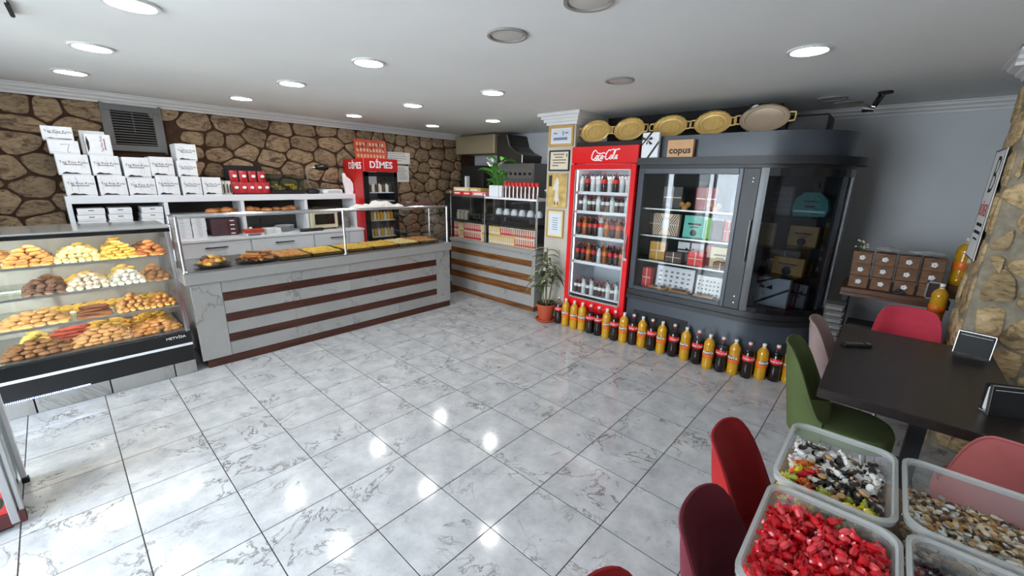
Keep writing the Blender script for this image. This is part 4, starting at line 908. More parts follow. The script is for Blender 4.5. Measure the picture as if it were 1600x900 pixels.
# ================================================================ KITCHEN CORNER BEHIND THE RACK
t = thing('extractor_duct', 'beige boxed extractor duct under the ceiling in the kitchen corner', 'duct', (5.5, 3.06, 2.14))
BEI = pm('beige_sheet', S(150, 136, 110), 0.5); B(0, 0.5, 0, 1.0, 0, 0.30, 0.004).build('casing', BEI, t); B(-0.004, 0.0, 0, 0.03, 0, 0.3).build('edge_strip', pm('beige_light', S(190, 176, 140), 0.5), t)
t = thing('extractor_hood', 'dark curved kitchen hood with bright rim', 'hood', (5.55, 2.5, 1.98))
pf = [(0.9, 0.45), (0.9, 0.0), (0.36, 0.0), (0.34, 0.12), (0.5, 0.18), (0.62, 0.27), (0.68, 0.45)]
HOOD = pm('hood_dark', S(58, 55, 50), 0.4, 0.3)
MB().prism([(x-0.35, z) for x, z in pf], 0, 0.5).xf(Matrix(((0, 0, 1, 0), (1, 0, 0, 0), (0, 1, 0, 0), (0, 0, 0, 1)))).build('shell', HOOD, t)
m = MB(); m.tube([(-0.004, x-0.35, z) for x, z in [(0.34, 0.0), (0.34, 0.12), (0.5, 0.18), (0.62, 0.27), (0.68, 0.44)]], 0.012, 6); m.build('rim', STEEL, t)
t = thing('kitchen_oven', 'grey stacked oven with a row of black knobs', 'oven', (5.5, 2.2, 0))
B(0, 0.5, 0, 0.9, 0.0, 1.97, 0.006).build('body', pm('oven_grey', S(112, 112, 110), 0.4, 0.4), t); B(-0.006, 0, 0.03, 0.87, 1.74, 1.88).build('knob_panel', GREYPL, t)
kn = MB().lathe([(0, 0), (0.022, 0), (0.02, 0.02), (0, 0.022)], 10).xf(Matrix.Rotation(-PI/2, 4, 'Y')).mesh('knob', BLACKM, True)
for k in range(8): inst('knob', kn, t, (-0.006, 0.08+0.1*k, 1.81))
for z in (0.3, 0.8, 1.25): B(-0.008, 0, 0.06, 0.84, z, z+0.3, 0.003).build('door', DARKIN, t)
tag(B(0, 0.35, 0, 0.6, 0, 1.95, 0.01).build('dark_cupboard', DARKIN, None, False, (5.65, 3.5, 0)), 'tall dark cupboard in the kitchen corner below the beige duct', 'cupboard')
tag(B(0, 0.08, 0, 0.05, 0, 0.3, 0.006).build('white_canister', PAPER, None, False, (5.3, 3.55, 1.46)), 'narrow white canister standing in the dark kitchen corner', 'canister')
t = thing('kitchen_worktop', 'dark kitchen worktop in the corner behind the rack', 'worktop', (5.1, 3.15, 0)); B(0, 0.38, 0, 0.8, 1.42, 1.46).build('slab', DARKIN, t); B(0.02, 0.37, 0.02, 0.78, 0, 1.42).build('carcass', DARKIN, t)

# ================================================================ FRAMES ON THE COLUMN
def frame(label, y1, y0, z0, z1, frm, mat, bw=0.022, kind='cert'):
    t = thing('wall_frame', label, 'picture frame', (CX0-0.001, y1, z0), RZ); w = y1-y0; h = z1-z0
    m = MB(); m.box(0, w, -0.02, 0, 0, bw, 0.004); m.box(0, w, -0.02, 0, h-bw, h, 0.004); m.box(0, bw, -0.02, 0, bw, h-bw, 0.004); m.box(w-bw, w, -0.02, 0, bw, h-bw, 0.004)
    m.build('frame', frm, t); B(bw, w-bw, -0.008, 0, bw, h-bw).build('sheet', mat, t); return t, w, h
t, w, h = frame('gold framed certificate, topmost on the column under its cornice', 1.218, 0.862, 2.11, 2.342, GOLDFR, PAPER, 0.028)
B(0.05, 0.3, -0.0095, -0.008, 0.05, 0.19).build('mount', pm('pale_blue_paper', S(214, 220, 230), 0.6), t); m = MB(); m.box(0.07, 0.27, -0.0105, -0.0094, 0.07, 0.1); m.box(0.2, 0.215, -0.0105, -0.0094, 0.12, 0.17); m.box(0.07, 0.12, -0.0105, -0.0094, 0.14, 0.155); m.box(0.23, 0.28, -0.0105, -0.0094, 0.14, 0.155); m.build('print', pm('blue_grey_print', S(120, 128, 150), 0.6), t)
t, w, h = frame('black framed cream certificate, second from the top on the column', 1.20, 0.90, 1.828, 2.065, BLACKM, CREAM, 0.016)
m = MB()
for k, (a, b) in enumerate(((0.06, 0.22), (0.08, 0.2), (0.05, 0.25), (0.06, 0.24), (0.05, 0.14))): m.box(a, b, -0.0095, -0.008, 0.185-0.032*k, 0.197-0.032*k)
m.box(0.25, 0.265, -0.0095, -0.008, 0.16, 0.2); m.build('print', pm('brown_print', S(120, 96, 78), 0.6), t)
t, w, h = frame('narrow framed picture of a pale figure on gold, third on the column', 1.215, 0.912, 1.395, 1.808, pm('cream_frame', S(206, 196, 172), 0.5), pm('gold_picture', S(196, 166, 96), 0.6, var=0.35, vs_=12), 0.010)
m = MB(); m.add([(0.11, -0.0095, 0.06), (0.13, -0.0095, 0.2), (0.08, -0.0095, 0.22), (0.12, -0.0095, 0.30), (0.15, -0.0095, 0.37), (0.18, -0.0095, 0.3), (0.17, -0.0095, 0.18), (0.19, -0.0095, 0.06)], [tuple(range(8))]); m.build('figure', pm('pale_figure', S(222, 216, 206), 0.6), t)
m = MB(); m.box(0.025, 0.07, -0.0095, -0.008, 0.25, 0.38); m.box(0.12, 0.13, -0.0098, -0.008, 0.03, 0.08); m.box(0.165, 0.175, -0.0098, -0.008, 0.03, 0.08); m.build('dark_patch', BTXT, t)
t, w, h = frame('gold framed blue-white certificate, lowest on the column above the plant', 1.20, 0.938, 1.02, 1.37, GOLDFR, CREAM, 0.02)
B(0.05, w-0.05, -0.0095, -0.008, 0.05, h-0.05).build('mount', pm('pale_blue_paper2', S(216, 224, 232), 0.6), t); m = MB()
for k in range(6): m.box(0.09, 0.17+0.005*(k % 2), -0.0105, -0.0094, 0.1+0.028*k, 0.108+0.028*k)
m.build('print', GTXT, t)

# ================================================================ FLOOR PLANT
t = thing('floor_plant', 'tall drooping striped-leaf plant in a terracotta pot by the column', 'plant', (4.345, 0.985, 0))
MB().lathe([(0, 0), (0.105, 0), (0.125, 0.012), (0.13, 0.03), (0.115, 0.03), (0.105, 0.015), (0, 0.014)], 24).build('saucer', TERRA, t, True)
MB().lathe([(0, 0.015), (0.085, 0.015), (0.112, 0.19), (0.122, 0.192), (0.124, 0.225), (0.112, 0.225), (0.108, 0.2), (0, 0.2)], 24).build('pot', TERRA, t, True)
MB().lathe([(0.107, 0.203), (0.05, 0.212), (0, 0.214)], 14).build('soil', SOIL, t)
r = random.Random(9)
for k, (dx, dy, hh) in enumerate(((0.02, 0.03, 0.72), (-0.03, -0.02, 0.58), (0.04, -0.04, 0.46), (-0.02, 0.05, 0.36))):
    MB().tube([(dx*0.5, dy*0.5, 0.2), (dx, dy, 0.2+hh*0.5), (dx*1.4, dy*1.2, 0.2+hh)], [0.011, 0.009, 0.007], 6).build('cane', pm('cane_%d' % k, S(120, 110, 84), 0.7) if k == 0 else bpy.data.materials['cane_0'], t)
    for i in range(15):
        m = MB(); a = i*2.4+k; z = 0.2+hh*(0.55+0.45*(i/15)); leaf(m, (dx*1.3, dy*1.15, z), a, r.uniform(0.17, 0.27), 0.042, r.uniform(0.4, 1.0), r.uniform(0.5, 1.1)); m.build('leaf', LEAFS if i % 3 else LEAFD, t, True)
for i in range(12):
    m = MB(); a = i*0.55; leaf(m, (0.05*math.cos(a), 0.05*math.sin(a), 0.21), a, 0.1, 0.045, 0.8, 0.5); m.build('leaf', LEAFD, t, True)

# ================================================================ TALL RED COOLER
XK, YK = 4.45, 0.775
t = thing('drinks_cooler', 'tall red drinks cooler with script lettering on its header', 'cooler', (XK, YK, 0), RZ); W, D = 0.795, 0.62
m = MB(); m.box(0, 0.035, 0.03, D, 0.04, 2.075); m.box(W-0.035, W, 0.03, D, 0.04, 2.075); m.box(0, W, D-0.035, D, 0.04, 2.075); m.box(0, W, 0.03, D, 0.04, 0.36); m.box(0, W, 0.03, D, 1.9, 2.075); m.build('body', pm('cooler_side', S(52, 14, 16), 0.4), t)
B(0, W, 0.0, 0.03, 0.04, 0.26, 0.004).build('kick_panel', REDG, t); B(-0.006, W+0.004, -0.012, 0.03, 1.905, 2.083, 0.006).build('header', REDG, t)
for x in (0.05, W-0.1): B(x, x+0.05, 0.06, 0.5, 0, 0.04).build('foot', BLACKM, t)
fr = MB(); fr.box(0.0, 0.058, -0.03, 0.026, 0.27, 1.895, 0.006); fr.box(W-0.058, W, -0.03, 0.026, 0.27, 1.895, 0.006); fr.box(0.058, W-0.058, -0.03, 0.026, 1.845, 1.895, 0.006); fr.box(0.058, W-0.058, -0.03, 0.026, 0.27, 0.36, 0.006)
d = fr.build('door', REDG, t)
g = MB(); g.box(0.058, 0.07, -0.022, 0.0, 0.36, 1.845); g.box(W-0.07, W-0.058, -0.022, 0.0, 0.36, 1.845); g.box(0.058, W-0.058, -0.022, 0, 1.833, 1.845); g.box(0.058, W-0.058, -0.022, 0, 0.36, 0.372); g.build('inner_frame', ALU, d)
B(0.07, W-0.07, -0.014, -0.008, 0.372, 1.833).build('door_glass', GLASS, d)
m = MB(); m.tube([(W-0.03, -0.045, 0.93), (W-0.03, -0.052, 1.0), (W-0.03, -0.052, 1.1), (W-0.03, -0.045, 1.17)], 0.009, 8); m.box(W-0.037, W-0.023, -0.045, -0.03, 0.925, 0.94); m.box(W-0.037, W-0.023, -0.045, -0.03, 1.16, 1.175); m.build('handle', CHROME, d)
B(W-0.05, W-0.012, -0.036, -0.03, 0.90, 0.925).build('lock', CHROME, d)
# script lettering, drawn as tapering pen strokes
def script(parent, s_, ox, oz, y):
    st = []
    def bigC(x): return [(x+0.50, 0.86), (x+0.44, 1.0), (x+0.28, 1.02), (x+0.10, 0.82), (x+0.0, 0.45), (x+0.04, 0.1), (x+0.2, -0.04), (x+0.42, 0.08), (x+0.52, 0.22)]
    def o(x): return [(x+0.22, 0.46), (x+0.1, 0.44), (x+0.02, 0.24), (x+0.05, 0.04), (x+0.17, 0.0), (x+0.27, 0.16), (x+0.27, 0.36), (x+0.2, 0.47), (x+0.32, 0.42)]
    def c(x): return [(x+0.26, 0.38), (x+0.2, 0.47), (x+0.08, 0.42), (x+0.01, 0.22), (x+0.05, 0.03), (x+0.16, 0.0), (x+0.30, 0.12)]
    def a(x): return [(x+0.26, 0.42), (x+0.14, 0.46), (x+0.02, 0.24), (x+0.06, 0.02), (x+0.16, 0.04), (x+0.26, 0.26), (x+0.28, 0.46), (x+0.25, 0.12), (x+0.29, 0.0), (x+0.4, 0.12)]
    st += [bigC(0), o(0.55), c(0.88), a(1.2), [(1.58, 0.26), (1.74, 0.28)], bigC(1.85), o(2.4), [(2.74, 0.1), (2.92, 0.6), (2.98, 0.9), (2.9, 1.0), (2.82, 0.7), (2.82, 0.1), (2.9, 0.0), (3.0, 0.1)], a(3.04)]
    st += [[(0.42, 0.98), (0.7, 0.72), (1.1, 0.62), (1.5, 0.72), (1.9, 0.62)], [(2.3, 1.0), (2.6, 1.06), (3.0, 1.0), (3.4, 1.1), (3.5, 0.98)], [(0.2, -0.05), (0.6, -0.12), (1.1, -0.1), (1.5, -0.16)]]
    m = MB()
    for q in st:
        n = len(q); m.tube([(ox+s_*(x-1.72+0.18*z), y, oz+s_*(z-0.48)) for x, z in q], [s_*0.075*(0.35+0.65*math.sin(PI*min(0.95, max(0.08, (k+0.4)/n)))) for k in range(n)], 5)
    m.v = [(p[0], y+(p[1]-y)*0.25, p[2]) for p in m.v]
    return m
script(t, 0.092, 0.41, 1.99, -0.0125).build('lettering', WTXT, t, True)
B(0.035, W-0.035, D-0.042, D-0.036, 0.36, 1.9).build('back_liner', pm('cooler_liner', S(206, 210, 216), 0.4), t)
B(0.036, 0.04, 0.04, D-0.05, 0.36, 1.9).build('side_liner', bpy.data.materials['cooler_liner'], t)
B(0.1, W-0.1, 0.05, 0.065, 1.86, 1.88).build('lamp', emis('cooler_lamp', (0.93, 0.98, 1, 1), 10.0), t)
B(0.04, 0.05, 0.045, 0.06, 0.4, 1.84).build('lamp', emis('cooler_lamp2', (0.93, 0.98, 1, 1), 1.5), t)
SZ = [0.40, 0.80, 1.105, 1.385, 1.60]
for z in SZ: B(0.04, W-0.04, 0.05, D-0.06, z-0.014, z).build('shelf', WHITE, t); 
for z in SZ[1:]: B(0.045, W-0.045, 0.042, 0.052, z-0.03, z+0.004).build('price_rail', WHITE, t)
def bottle_me(h, r, mat, lab, capm, labz=(0.45, 0.66)):
    m = MB().lathe([(0, 0), (r*0.8, 0), (r, h*0.05), (r, h*0.42), (r*0.9, h*0.5), (r, h*0.58), (r, h*0.68), (r*0.6, h*0.83), (r*0.32, h*0.9), (r*0.32, h*0.95)], 10); n = len(m.f)
    m.lathe([(r*1.02, h*labz[0]), (r*1.03, h*labz[0]), (r*1.03, h*labz[1]), (r*1.02, h*labz[1])], 10); n2 = len(m.f); m.lathe([(r*0.42, h*0.93), (r*0.42, h), (0, h)], 8)
    me = m.mesh('drink_bottle', [mat, lab, capm], True); me.polygons.foreach_set('material_index', [0]*n+[1]*(n2-n)+[2]*(len(m.f)-n2)); return me
GLB = pm('pale_bottle', S(196, 204, 204), 0.15); DKB = pm('dark_drink', S(46, 24, 20), 0.12); LABW = pm('white_label', S(222, 222, 220), 0.5); AMB = pm('amber_drink', S(150, 84, 34), 0.15)
kinds = [bottle_me(0.21, 0.03, DKB, LABR, LABR), bottle_me(0.21, 0.03, AMB, LABO, LABO), bottle_me(0.19, 0.028, GLB, LABW, NAVY), bottle_me(0.17, 0.026, JD, LABW, LABR), bottle_me(0.24, 0.034, GLB, LABR, LABR)]
names = ['dark cola', 'amber', 'clear water', 'small dark', 'tall pale']
rows = [(0, 12, (3, 3, 2, 3, 2, 3), 0.055), (1, 9, (0, 0, 1, 0, 2, 1), 0.072), (2, 9, (0, 1, 0, 0, 4, 1), 0.072), (3, 11, (3, 2, 3, 3, 2, 3), 0.058), (4, 9, (4, 0, 4, 4, 0), 0.072)]
SN = ['bottom', 'second', 'third', 'fourth', 'top']
for (si, n, ks, dx) in rows:
    for i in range(n):
        k = ks[i % len(ks)]; dz = 0.0003
        if si == 4 and k == 4: k = 2
        tag(inst('drink_bottle', kinds[k], None, (XK+0.10, YK-0.085-i*dx, SZ[si]+dz), (0, 0, i)), '%s bottle, %s along the %s shelf of the red cooler' % (names[k], ORD[i], SN[si]), 'bottle', 'bottles in the red cooler')
    for i in range(n):
        k = ks[(i+1) % len(ks)]
        if si == 4: k = 2
        tag(inst('drink_bottle', kinds[k], None, (XK+0.175, YK-0.085-i*dx, SZ[si]+0.0003), (0, 0, i)), '%s bottle in the second rank of the %s shelf of the red cooler' % (names[k], SN[si]), 'bottle', '%s bottles, second rank, %s shelf' % (names[k], SN[si]))

# ================================================================ CURVED DARK DISPLAY CABINET
XC_, YC_ = 4.47, -0.035
t = thing('display_cabinet', 'large dark slate display cabinet with a curved glass corner', 'cabinet', (XC_, YC_, 0), RZ); cab = t
ST_, RR, DP = 1.10, 0.58, 0.76
def outl(o, dp=DP, x0=0.0, n=14):
    p = [(x0, -o), (ST_, -o)]
    for k in range(1, n+1): a = PI/2*k/n; p.append((ST_+(RR+o)*math.sin(a), RR-(RR+o)*math.cos(a)))
    p += [(ST_+RR+o, dp), (x0, dp)]; return p
def arcbox(m, a0, a1, r0, r1, z0, z1, n=10):
    v = []
    for k in range(n+1):
        a = a0+(a1-a0)*k/n
        for r in (r0, r1):
            for z in (z0, z1): v.append((ST_+r*math.sin(a), RR-r*math.cos(a), z))
    f = []
    for k in range(n): b = k*4; c = b+4; f += [(b, b+1, c+1, c), (b+2, c+2, c+3, b+3), (b+1, b+3, c+3, c+1), (b, c, c+2, b+2)]
    f += [(0, 2, 3, 1), (n*4, n*4+1, n*4+3, n*4+2)]; return m.add(v, f)
MB().prism(outl(0.0), 0.03, 0.50).build('base', SLATE, t, True); MB().prism(outl(-0.03), 0.0, 0.03).build('plinth', BLACKM, t, True)
MB().prism(outl(0.04), 0.50, 0.545).build('base_lip', SLATED, t, True); MB().prism(outl(0.02), 0.545, 0.60).build('base_moulding', SLATED, t, True)
MB().prism(outl(0.0), 1.855, 1.885).build('head_band', SLATED, t, True); MB().prism(outl(0.07), 1.885, 1.95).build('cornice_lip', SLATED, t, True); MB().prism(outl(-0.01), 1.95, 2.15).build('crown', SLATE, t, True)
B(0.09, 0.67, -0.008, 0.0, 0.05, 0.375).build('grille_frame', BLACKM, t); m = MB()
for i in range(26):
    for j in range(6): m.box(0.11+i*0.0208, 0.122+i*0.0208, -0.011, -0.0075, 0.33-j*0.05, 0.342-j*0.05)
m.build('grille_slots', DARKIN, t)
B(0, 0.015, 0.0, DP, 0.60, 1.855).build('side_wall', SLATED, t); B(0, ST_+RR, DP-0.02, DP, 0.60, 1.855).build('back_wall', BLACKM, t)
B(ST_+RR-0.02, ST_+RR, RR+0.02, DP, 0.60, 1.855).build('side_wall', SLATED, t); B(ST_-0.02, ST_, 0.03, DP-0.02, 0.60, 1.855).build('partition', BLACKM, t)
MB().prism(outl(-0.02, DP-0.03, 0.016), 0.60, 0.612).build('floor_board', BLACKM, t); MB().prism(outl(-0.02, DP-0.03, 0.016), 1.84, 1.855).build('ceiling_board', BLACKM, t)
fr = MB(); fr.box(0.0, 0.06, -0.01, 0.03, 0.60, 1.855, 0.004); fr.box(0.93, 0.965, -0.01, 0.03, 0.60, 1.855, 0.004); fr.box(0.06, 0.93, -0.01, 0.03, 1.80, 1.855, 0.004); fr.box(0.06, 0.93, -0.01, 0.03, 0.60, 0.64, 0.004)
d = fr.build('door', SLATE, t); B(0.06, 0.93, 0.008, 0.013, 0.64, 1.80).build('door_glass', GLASS, d)
B(0.965, 1.10, -0.014, 0.035, 0.60, 1.855, 0.005).build('mullion', SLATED, t)
sc_ = MB().lathe([(0, 0.004), (0.006, 0.003), (0.007, 0)], 8).xf(Matrix.Rotation(PI/2, 4, 'X')).mesh('screw', CHROME)
for z in (0.66, 0.72, 1.74, 1.77): inst('screw', sc_, t, (1.05, -0.0145, z))
m = MB(); m.tube([(1.085, -0.045, 1.05), (1.085, -0.045, 1.42)], 0.008, 8); m.box(1.079, 1.091, -0.045, -0.01, 1.07, 1.085); m.box(1.079, 1.091, -0.045, -0.01, 1.385, 1.40); m.build('handle', CHROME, t)
fr = MB(); arcbox(fr, 0.0, 0.10, RR-0.03, RR+0.01, 0.60, 1.855, 2); arcbox(fr, 1.42, 1.57, RR-0.03, RR+0.01, 0.60, 1.855, 3); arcbox(fr, 0.10, 1.42, RR-0.03, RR+0.01, 1.79, 1.855); arcbox(fr, 0.10, 1.42, RR-0.03, RR+0.01, 0.60, 0.645)
d = fr.build('curved_door', BLACK, t); m = MB(); arcbox(m, 0.10, 1.42, RR-0.012, RR-0.007, 0.645, 1.79, 16); m.build('curved_glass', GLASSD, d)
fr = MB(); arcbox(fr, 1.18, 1.30, RR-0.028, RR-0.006, 0.645, 1.79, 3); fr.build('glazing_bar', SLATE, d)
CS = [0.92, 1.185, 1.46]
for z in CS:
    B(0.02, ST_-0.02, 0.07, DP-0.03, z-0.008, z).build('glass_shelf', GLASSS, t); B(0.02, ST_-0.02, 0.062, 0.07, z-0.012, z+0.002).build('shelf_edge', STEEL, t)
    p = [(ST_, 0.10)] + [(ST_+0.5*math.sin(PI/2*k/8), RR-0.48*math.cos(PI/2*k/8)) for k in range(9)] + [(ST_+0.5, DP-0.03), (ST_, DP-0.03)]
    MB().prism(p, z-0.008, z).build('glass_shelf', GLASSS, t)
B(0.3, 0.36, -0.0, 0.0, 0, 0) if False else None
cl = emis('cabinet_lamp', (1.0, 0.92, 0.8, 1), 3.0)
B(0.1, 0.9, 0.05, 0.06, 1.825, 1.838).build('lamp', cl, t)
def cabp(x, y, z): return (XC_+y, YC_-x, z)
_mc = {}
def cmt(r, g, b, rough=0.4, metal=0.0):
    k = (r, g, b, metal)
    if k not in _mc: _mc[k] = pm('card_%d_%d_%d' % (r, g, b), S(r, g, b), rough, metal, var=0.06, vs_=12)
    return _mc[k]
def gift(name, label, x, y, z, w, h, d, mat, deco=None, tilt=0.0, rz=0.0, cat='gift box'):
    t = thing(name, label, cat, cabp(x, y, z+0.0003), RZ+rz); R_ = Matrix.Rotation(-tilt, 4, 'X')
    B(-w/2, w/2, 0, d, 0, h, 0.003).xf(R_).build('box', mat, t)
    if deco == 'bow':
        m = MB(); m.box(-w*0.5, w*0.5, -0.002, 0.0, -0.008, 0.008); m.xf(Matrix.Translation((0, 0, h*0.6)) @ Matrix.Rotation(0.0, 4, 'Y')); m.box(-0.008, 0.008, -0.0022, 0, 0, h); m.xf(R_).build('ribbon', BTXT, t)
        m = MB()
        for s_ in (-1, 1): m.add([(0, -0.006, h*0.6), (s_*0.04, -0.016, h*0.6+0.028), (s_*0.046, -0.01, h*0.6-0.004)], [(0, 1, 2)]); m.add([(0, -0.006, h*0.6), (s_*0.02, -0.012, h*0.6-0.04), (s_*0.032, -0.008, h*0.6-0.032)], [(0, 1, 2)])
        m.xf(R_).build('bow', BTXT, t)
    elif deco == 'diag':
        m = MB(); q = 0.012; m.add([(-w/2, -0.0015, q), (-w/2+q*1.6, -0.0015, 0), (w/2, -0.0015, h*0.62), (w/2-0.0, -0.0015, h*0.62+q*2)], [(0, 1, 2, 3)]); m.xf(R_).build('ribbon', BTXT, t)
        m = MB()
        for s_ in (-1, 1): m.add([(-w*0.2, -0.005, h*0.62), (-w*0.2+s_*0.05, -0.018, h*0.62+0.035), (-w*0.2+s_*0.055, -0.01, h*0.62-0.008)], [(0, 1, 2)])
        m.add([(-w*0.5, -0.002, h*0.8), (-w*0.5, -0.002, h*0.72), (w*0.1, -0.002, h), (-w*0.02, -0.002, h)], [(0, 1, 2, 3)]); m.xf(R_).build('bow', BTXT, t)
    elif deco == 'chev':
        m = MB()
        for s_ in (-1, 1):
            for t2 in (-1, 1):
                for k in range(5):
                    o = 0.012+k*0.024; m.add([(s_*o, -0.0015, h/2+t2*0.004), (s_*(o+0.011), -0.0015, h/2+t2*0.004), (s_*min(w/2, o+0.06+0.011), -0.0015, h/2+t2*(h*0.48)), (s_*min(w/2, o+0.06), -0.0015, h/2+t2*(h*0.48))], [(0, 1, 2, 3)])
        m.xf(R_).build('chevron_print', cmt(70, 44, 36), t); B(-0.035, 0.035, -0.003, -0.0016, h*0.3, h*0.72).xf(R_).build('label', WPAPER, t)
    elif deco == 'text': m = MB(); m.box(-w*0.3, w*0.3, -0.0012, 0, h*0.58, h*0.66); m.box(-w*0.2, w*0.2, -0.0012, 0, h*0.46, h*0.5); m.lathe([(0, 0), (h*0.09, 0), (0, 0.004)], 8, (0, 0, 0)) if False else None; m.xf(R_).build('print', BTXT, t); MB().lathe([(0, 0), (w*0.1, 0.001), (w*0.16, 0.003), (0, 0.004)], 9).xf(R_ @ Matrix.Translation((0, -0.001, h*0.22)) @ Matrix.Rotation(PI/2, 4, 'X')).build('motif', BTXT, t)
    elif deco == 'dots':
        m = MB()
        for i in range(6):
            for j in range(4): m.box(-w*0.42+w*0.15*i, -w*0.35+w*0.15*i+random.uniform(-0.004, 0.004), -0.0012, 0, h*(0.12+0.2*j), h*(0.2+0.2*j)+random.uniform(-0.006, 0.006))
        m.xf(R_).build('pattern', GTXT, t)
    elif deco == 'line': B(-w*0.45, w*0.45, -0.002, 0, h*0.48, h*0.52).xf(R_).build('ribbon', cmt(226, 214, 190), t); B(-0.004, 0.004, -0.002, 0, 0, h).xf(R_).build('ribbon', cmt(226, 214, 190), t)
    return t
# left bay
z0 = 0.6125
gift('red_carton', 'tall red carton at the cooler end of the cabinet floor', 0.13, 0.14, z0, 0.10, 0.21, 0.08, cmt(200, 34, 32), 'line')
gift('patterned_box', 'large white patterned box on the cabinet floor', 0.40, 0.22, z0, 0.40, 0.24, 0.08, cmt(216, 216, 220), 'dots', 0.12)
gift('white_card_box', 'white speckled box on the cabinet floor beside the mullion', 0.76, 0.18, z0, 0.24, 0.21, 0.06, cmt(226, 224, 222), 'dots', 0.12)
for k, x in enumerate((0.28, 0.5, 0.75)): gift('chocolate_tray', 'flat amber chocolate box, %s along the cabinet floor front' % ORD[k], x, 0.08, z0, 0.19, 0.03, 0.1, cmt(196, 132, 52), None, 0.0); 
for k, x in enumerate((0.28, 0.5, 0.75)): tag(B(-0.07, 0.07, -0.03, 0.03, 0, 0.008, 0.003).build('chocolate_bar', cmt(48, 28, 20), None, False, cabp(x, 0.13, z0+0.0306), (0, 0, RZ)), 'dark chocolate piece on the %s amber box of the cabinet floor' % ORD[k], 'chocolate', 'chocolate on amber boxes')
z1 = CS[0]
gift('gold_box', 'plain gold box at the cooler end of the third cabinet shelf', 0.20, 0.18, z1, 0.17, 0.19, 0.06, cmt(176, 132, 54, 0.3, 0.5), 'line')
gift('white_bow_box', 'white box with black bow on the third cabinet shelf', 0.50, 0.30, z1, 0.26, 0.2, 0.08, cmt(222, 222, 224), 'bow')
gift('red_gift_bag', 'small glossy red gift box in front on the third cabinet shelf', 0.62, 0.12, z1, 0.15, 0.14, 0.1, cmt(216, 28, 30, 0.2), 'line')
gift('cream_box', 'cream printed box next to the mullion on the third cabinet shelf', 0.82, 0.2, z1, 0.18, 0.2, 0.05, cmt(226, 206, 150), 'text')
gift('dark_bow_box', 'brown chocolate box with ribbon on the third cabinet shelf', 0.40, 0.12, z1, 0.17, 0.11, 0.1, cmt(74, 48, 36), 'line')
gift('brown_basket', 'small brown wrapped basket before the cream box', 0.86, 0.1, z1, 0.13, 0.07, 0.08, cmt(120, 66, 40), 'line'); gift('red_twist', 'narrow red wrapped gift behind the glossy red box', 0.70, 0.27, z1, 0.07, 0.2, 0.05, cmt(190, 30, 30))
z2 = CS[1]
gift('chevron_box', 'brown and white chevron box on the second cabinet shelf', 0.25, 0.2, z2, 0.27, 0.22, 0.06, cmt(226, 198, 170), 'chev', 0.08)
gift('turquoise_box', 'turquoise printed box on the second cabinet shelf', 0.54, 0.2, z2, 0.21, 0.22, 0.06, cmt(86, 188, 170), 'text', 0.08); gift('green_box', 'narrow bright green box beside the turquoise one', 0.675, 0.2, z2, 0.05, 0.21, 0.06, cmt(110, 186, 52)); gift('dark_box', 'dark brown box on the second cabinet shelf', 0.76, 0.22, z2, 0.10, 0.21, 0.06, cmt(52, 30, 26)); gift('bright_red_box', 'bright red box next to the mullion on the second cabinet shelf', 0.87, 0.16, z2, 0.08, 0.2, 0.08, cmt(206, 30, 26), 'line')
gift('striped_box', 'dark striped box at the cooler end of the second cabinet shelf', 0.07, 0.32, z2, 0.10, 0.2, 0.05, cmt(60, 48, 42), 'line')
z3 = CS[2]
gift('dark_gift', 'dark wrapped gift on the top cabinet shelf', 0.26, 0.28, z3, 0.2, 0.22, 0.07, cmt(40, 32, 30), 'line'); gift('burgundy_box', 'burgundy ribboned box on the top cabinet shelf', 0.60, 0.26, z3, 0.2, 0.22, 0.07, cmt(150, 28, 38), 'line'); gift('navy_box', 'navy box next to the mullion on the top cabinet shelf', 0.87, 0.28, z3, 0.1, 0.2, 0.07, cmt(34, 40, 66))
BOWM = cmt(206, 150, 90, 0.3, 0.3)
bow_me = MB()
for s_ in (-1, 1): bow_me.lathe([(0, -0.03), (0.02, -0.02), (0.03, 0.0), (0.02, 0.02), (0, 0.03)], 8, (s_*0.03, 0, 0.05)); 
bow_me.lathe([(0, 0), (0.03, 0), (0.03, 0.035), (0.01, 0.05), (0, 0.05)], 8); bow_me = bow_me.mesh('gold_bow', BOWM, True)
for k, x in enumerate((0.44, 0.73)): tag(inst('gold_bow', bow_me, None, cabp(x, 0.16, z3+0.0003), (0, 0, RZ)), 'copper coloured bow ornament, %s on the top cabinet shelf' % ORD[k], 'bow', 'bows on the top shelf')
# right bay behind the curved glass
gift('white_ribbon_box', 'white box with black diagonal ribbon on the floor of the curved bay', 1.28, 0.30, z0, 0.27, 0.27, 0.06, cmt(214, 214, 214), 'diag', 0.1, -0.1)
gift('grey_bow_box', 'grey box with dark bow on the floor of the curved bay', 1.46, 0.44, z0, 0.15, 0.22, 0.05, cmt(140, 132, 132), 'bow', 0.1, -0.3)
gift('gold_print_box', 'gold printed box on the lower shelf of the curved bay', 1.36, 0.34, CS[0], 0.25, 0.16, 0.05, cmt(200, 146, 62), 'text', 0.1, -0.2)
gift('brown_flat_box', 'brown box behind the gold printed one in the curved bay', 1.30, 0.52, CS[0], 0.24, 0.2, 0.05, cmt(110, 72, 46), 'line')
gift('tan_box', 'tan gold box on the middle shelf of the curved bay', 1.42, 0.42, CS[1], 0.23, 0.18, 0.05, cmt(186, 140, 70), 'text', 0.1, -0.2); gift('gold_carton', 'speckled gold carton on the middle shelf by the mullion', 1.17, 0.26, CS[1], 0.12, 0.2, 0.05, cmt(168, 130, 62), 'dots', 0.05)
gift('chequered_box', 'dark patterned tall box on the top shelf of the curved bay', 1.22, 0.34, CS[2], 0.17, 0.25, 0.06, cmt(70, 66, 64), 'dots')
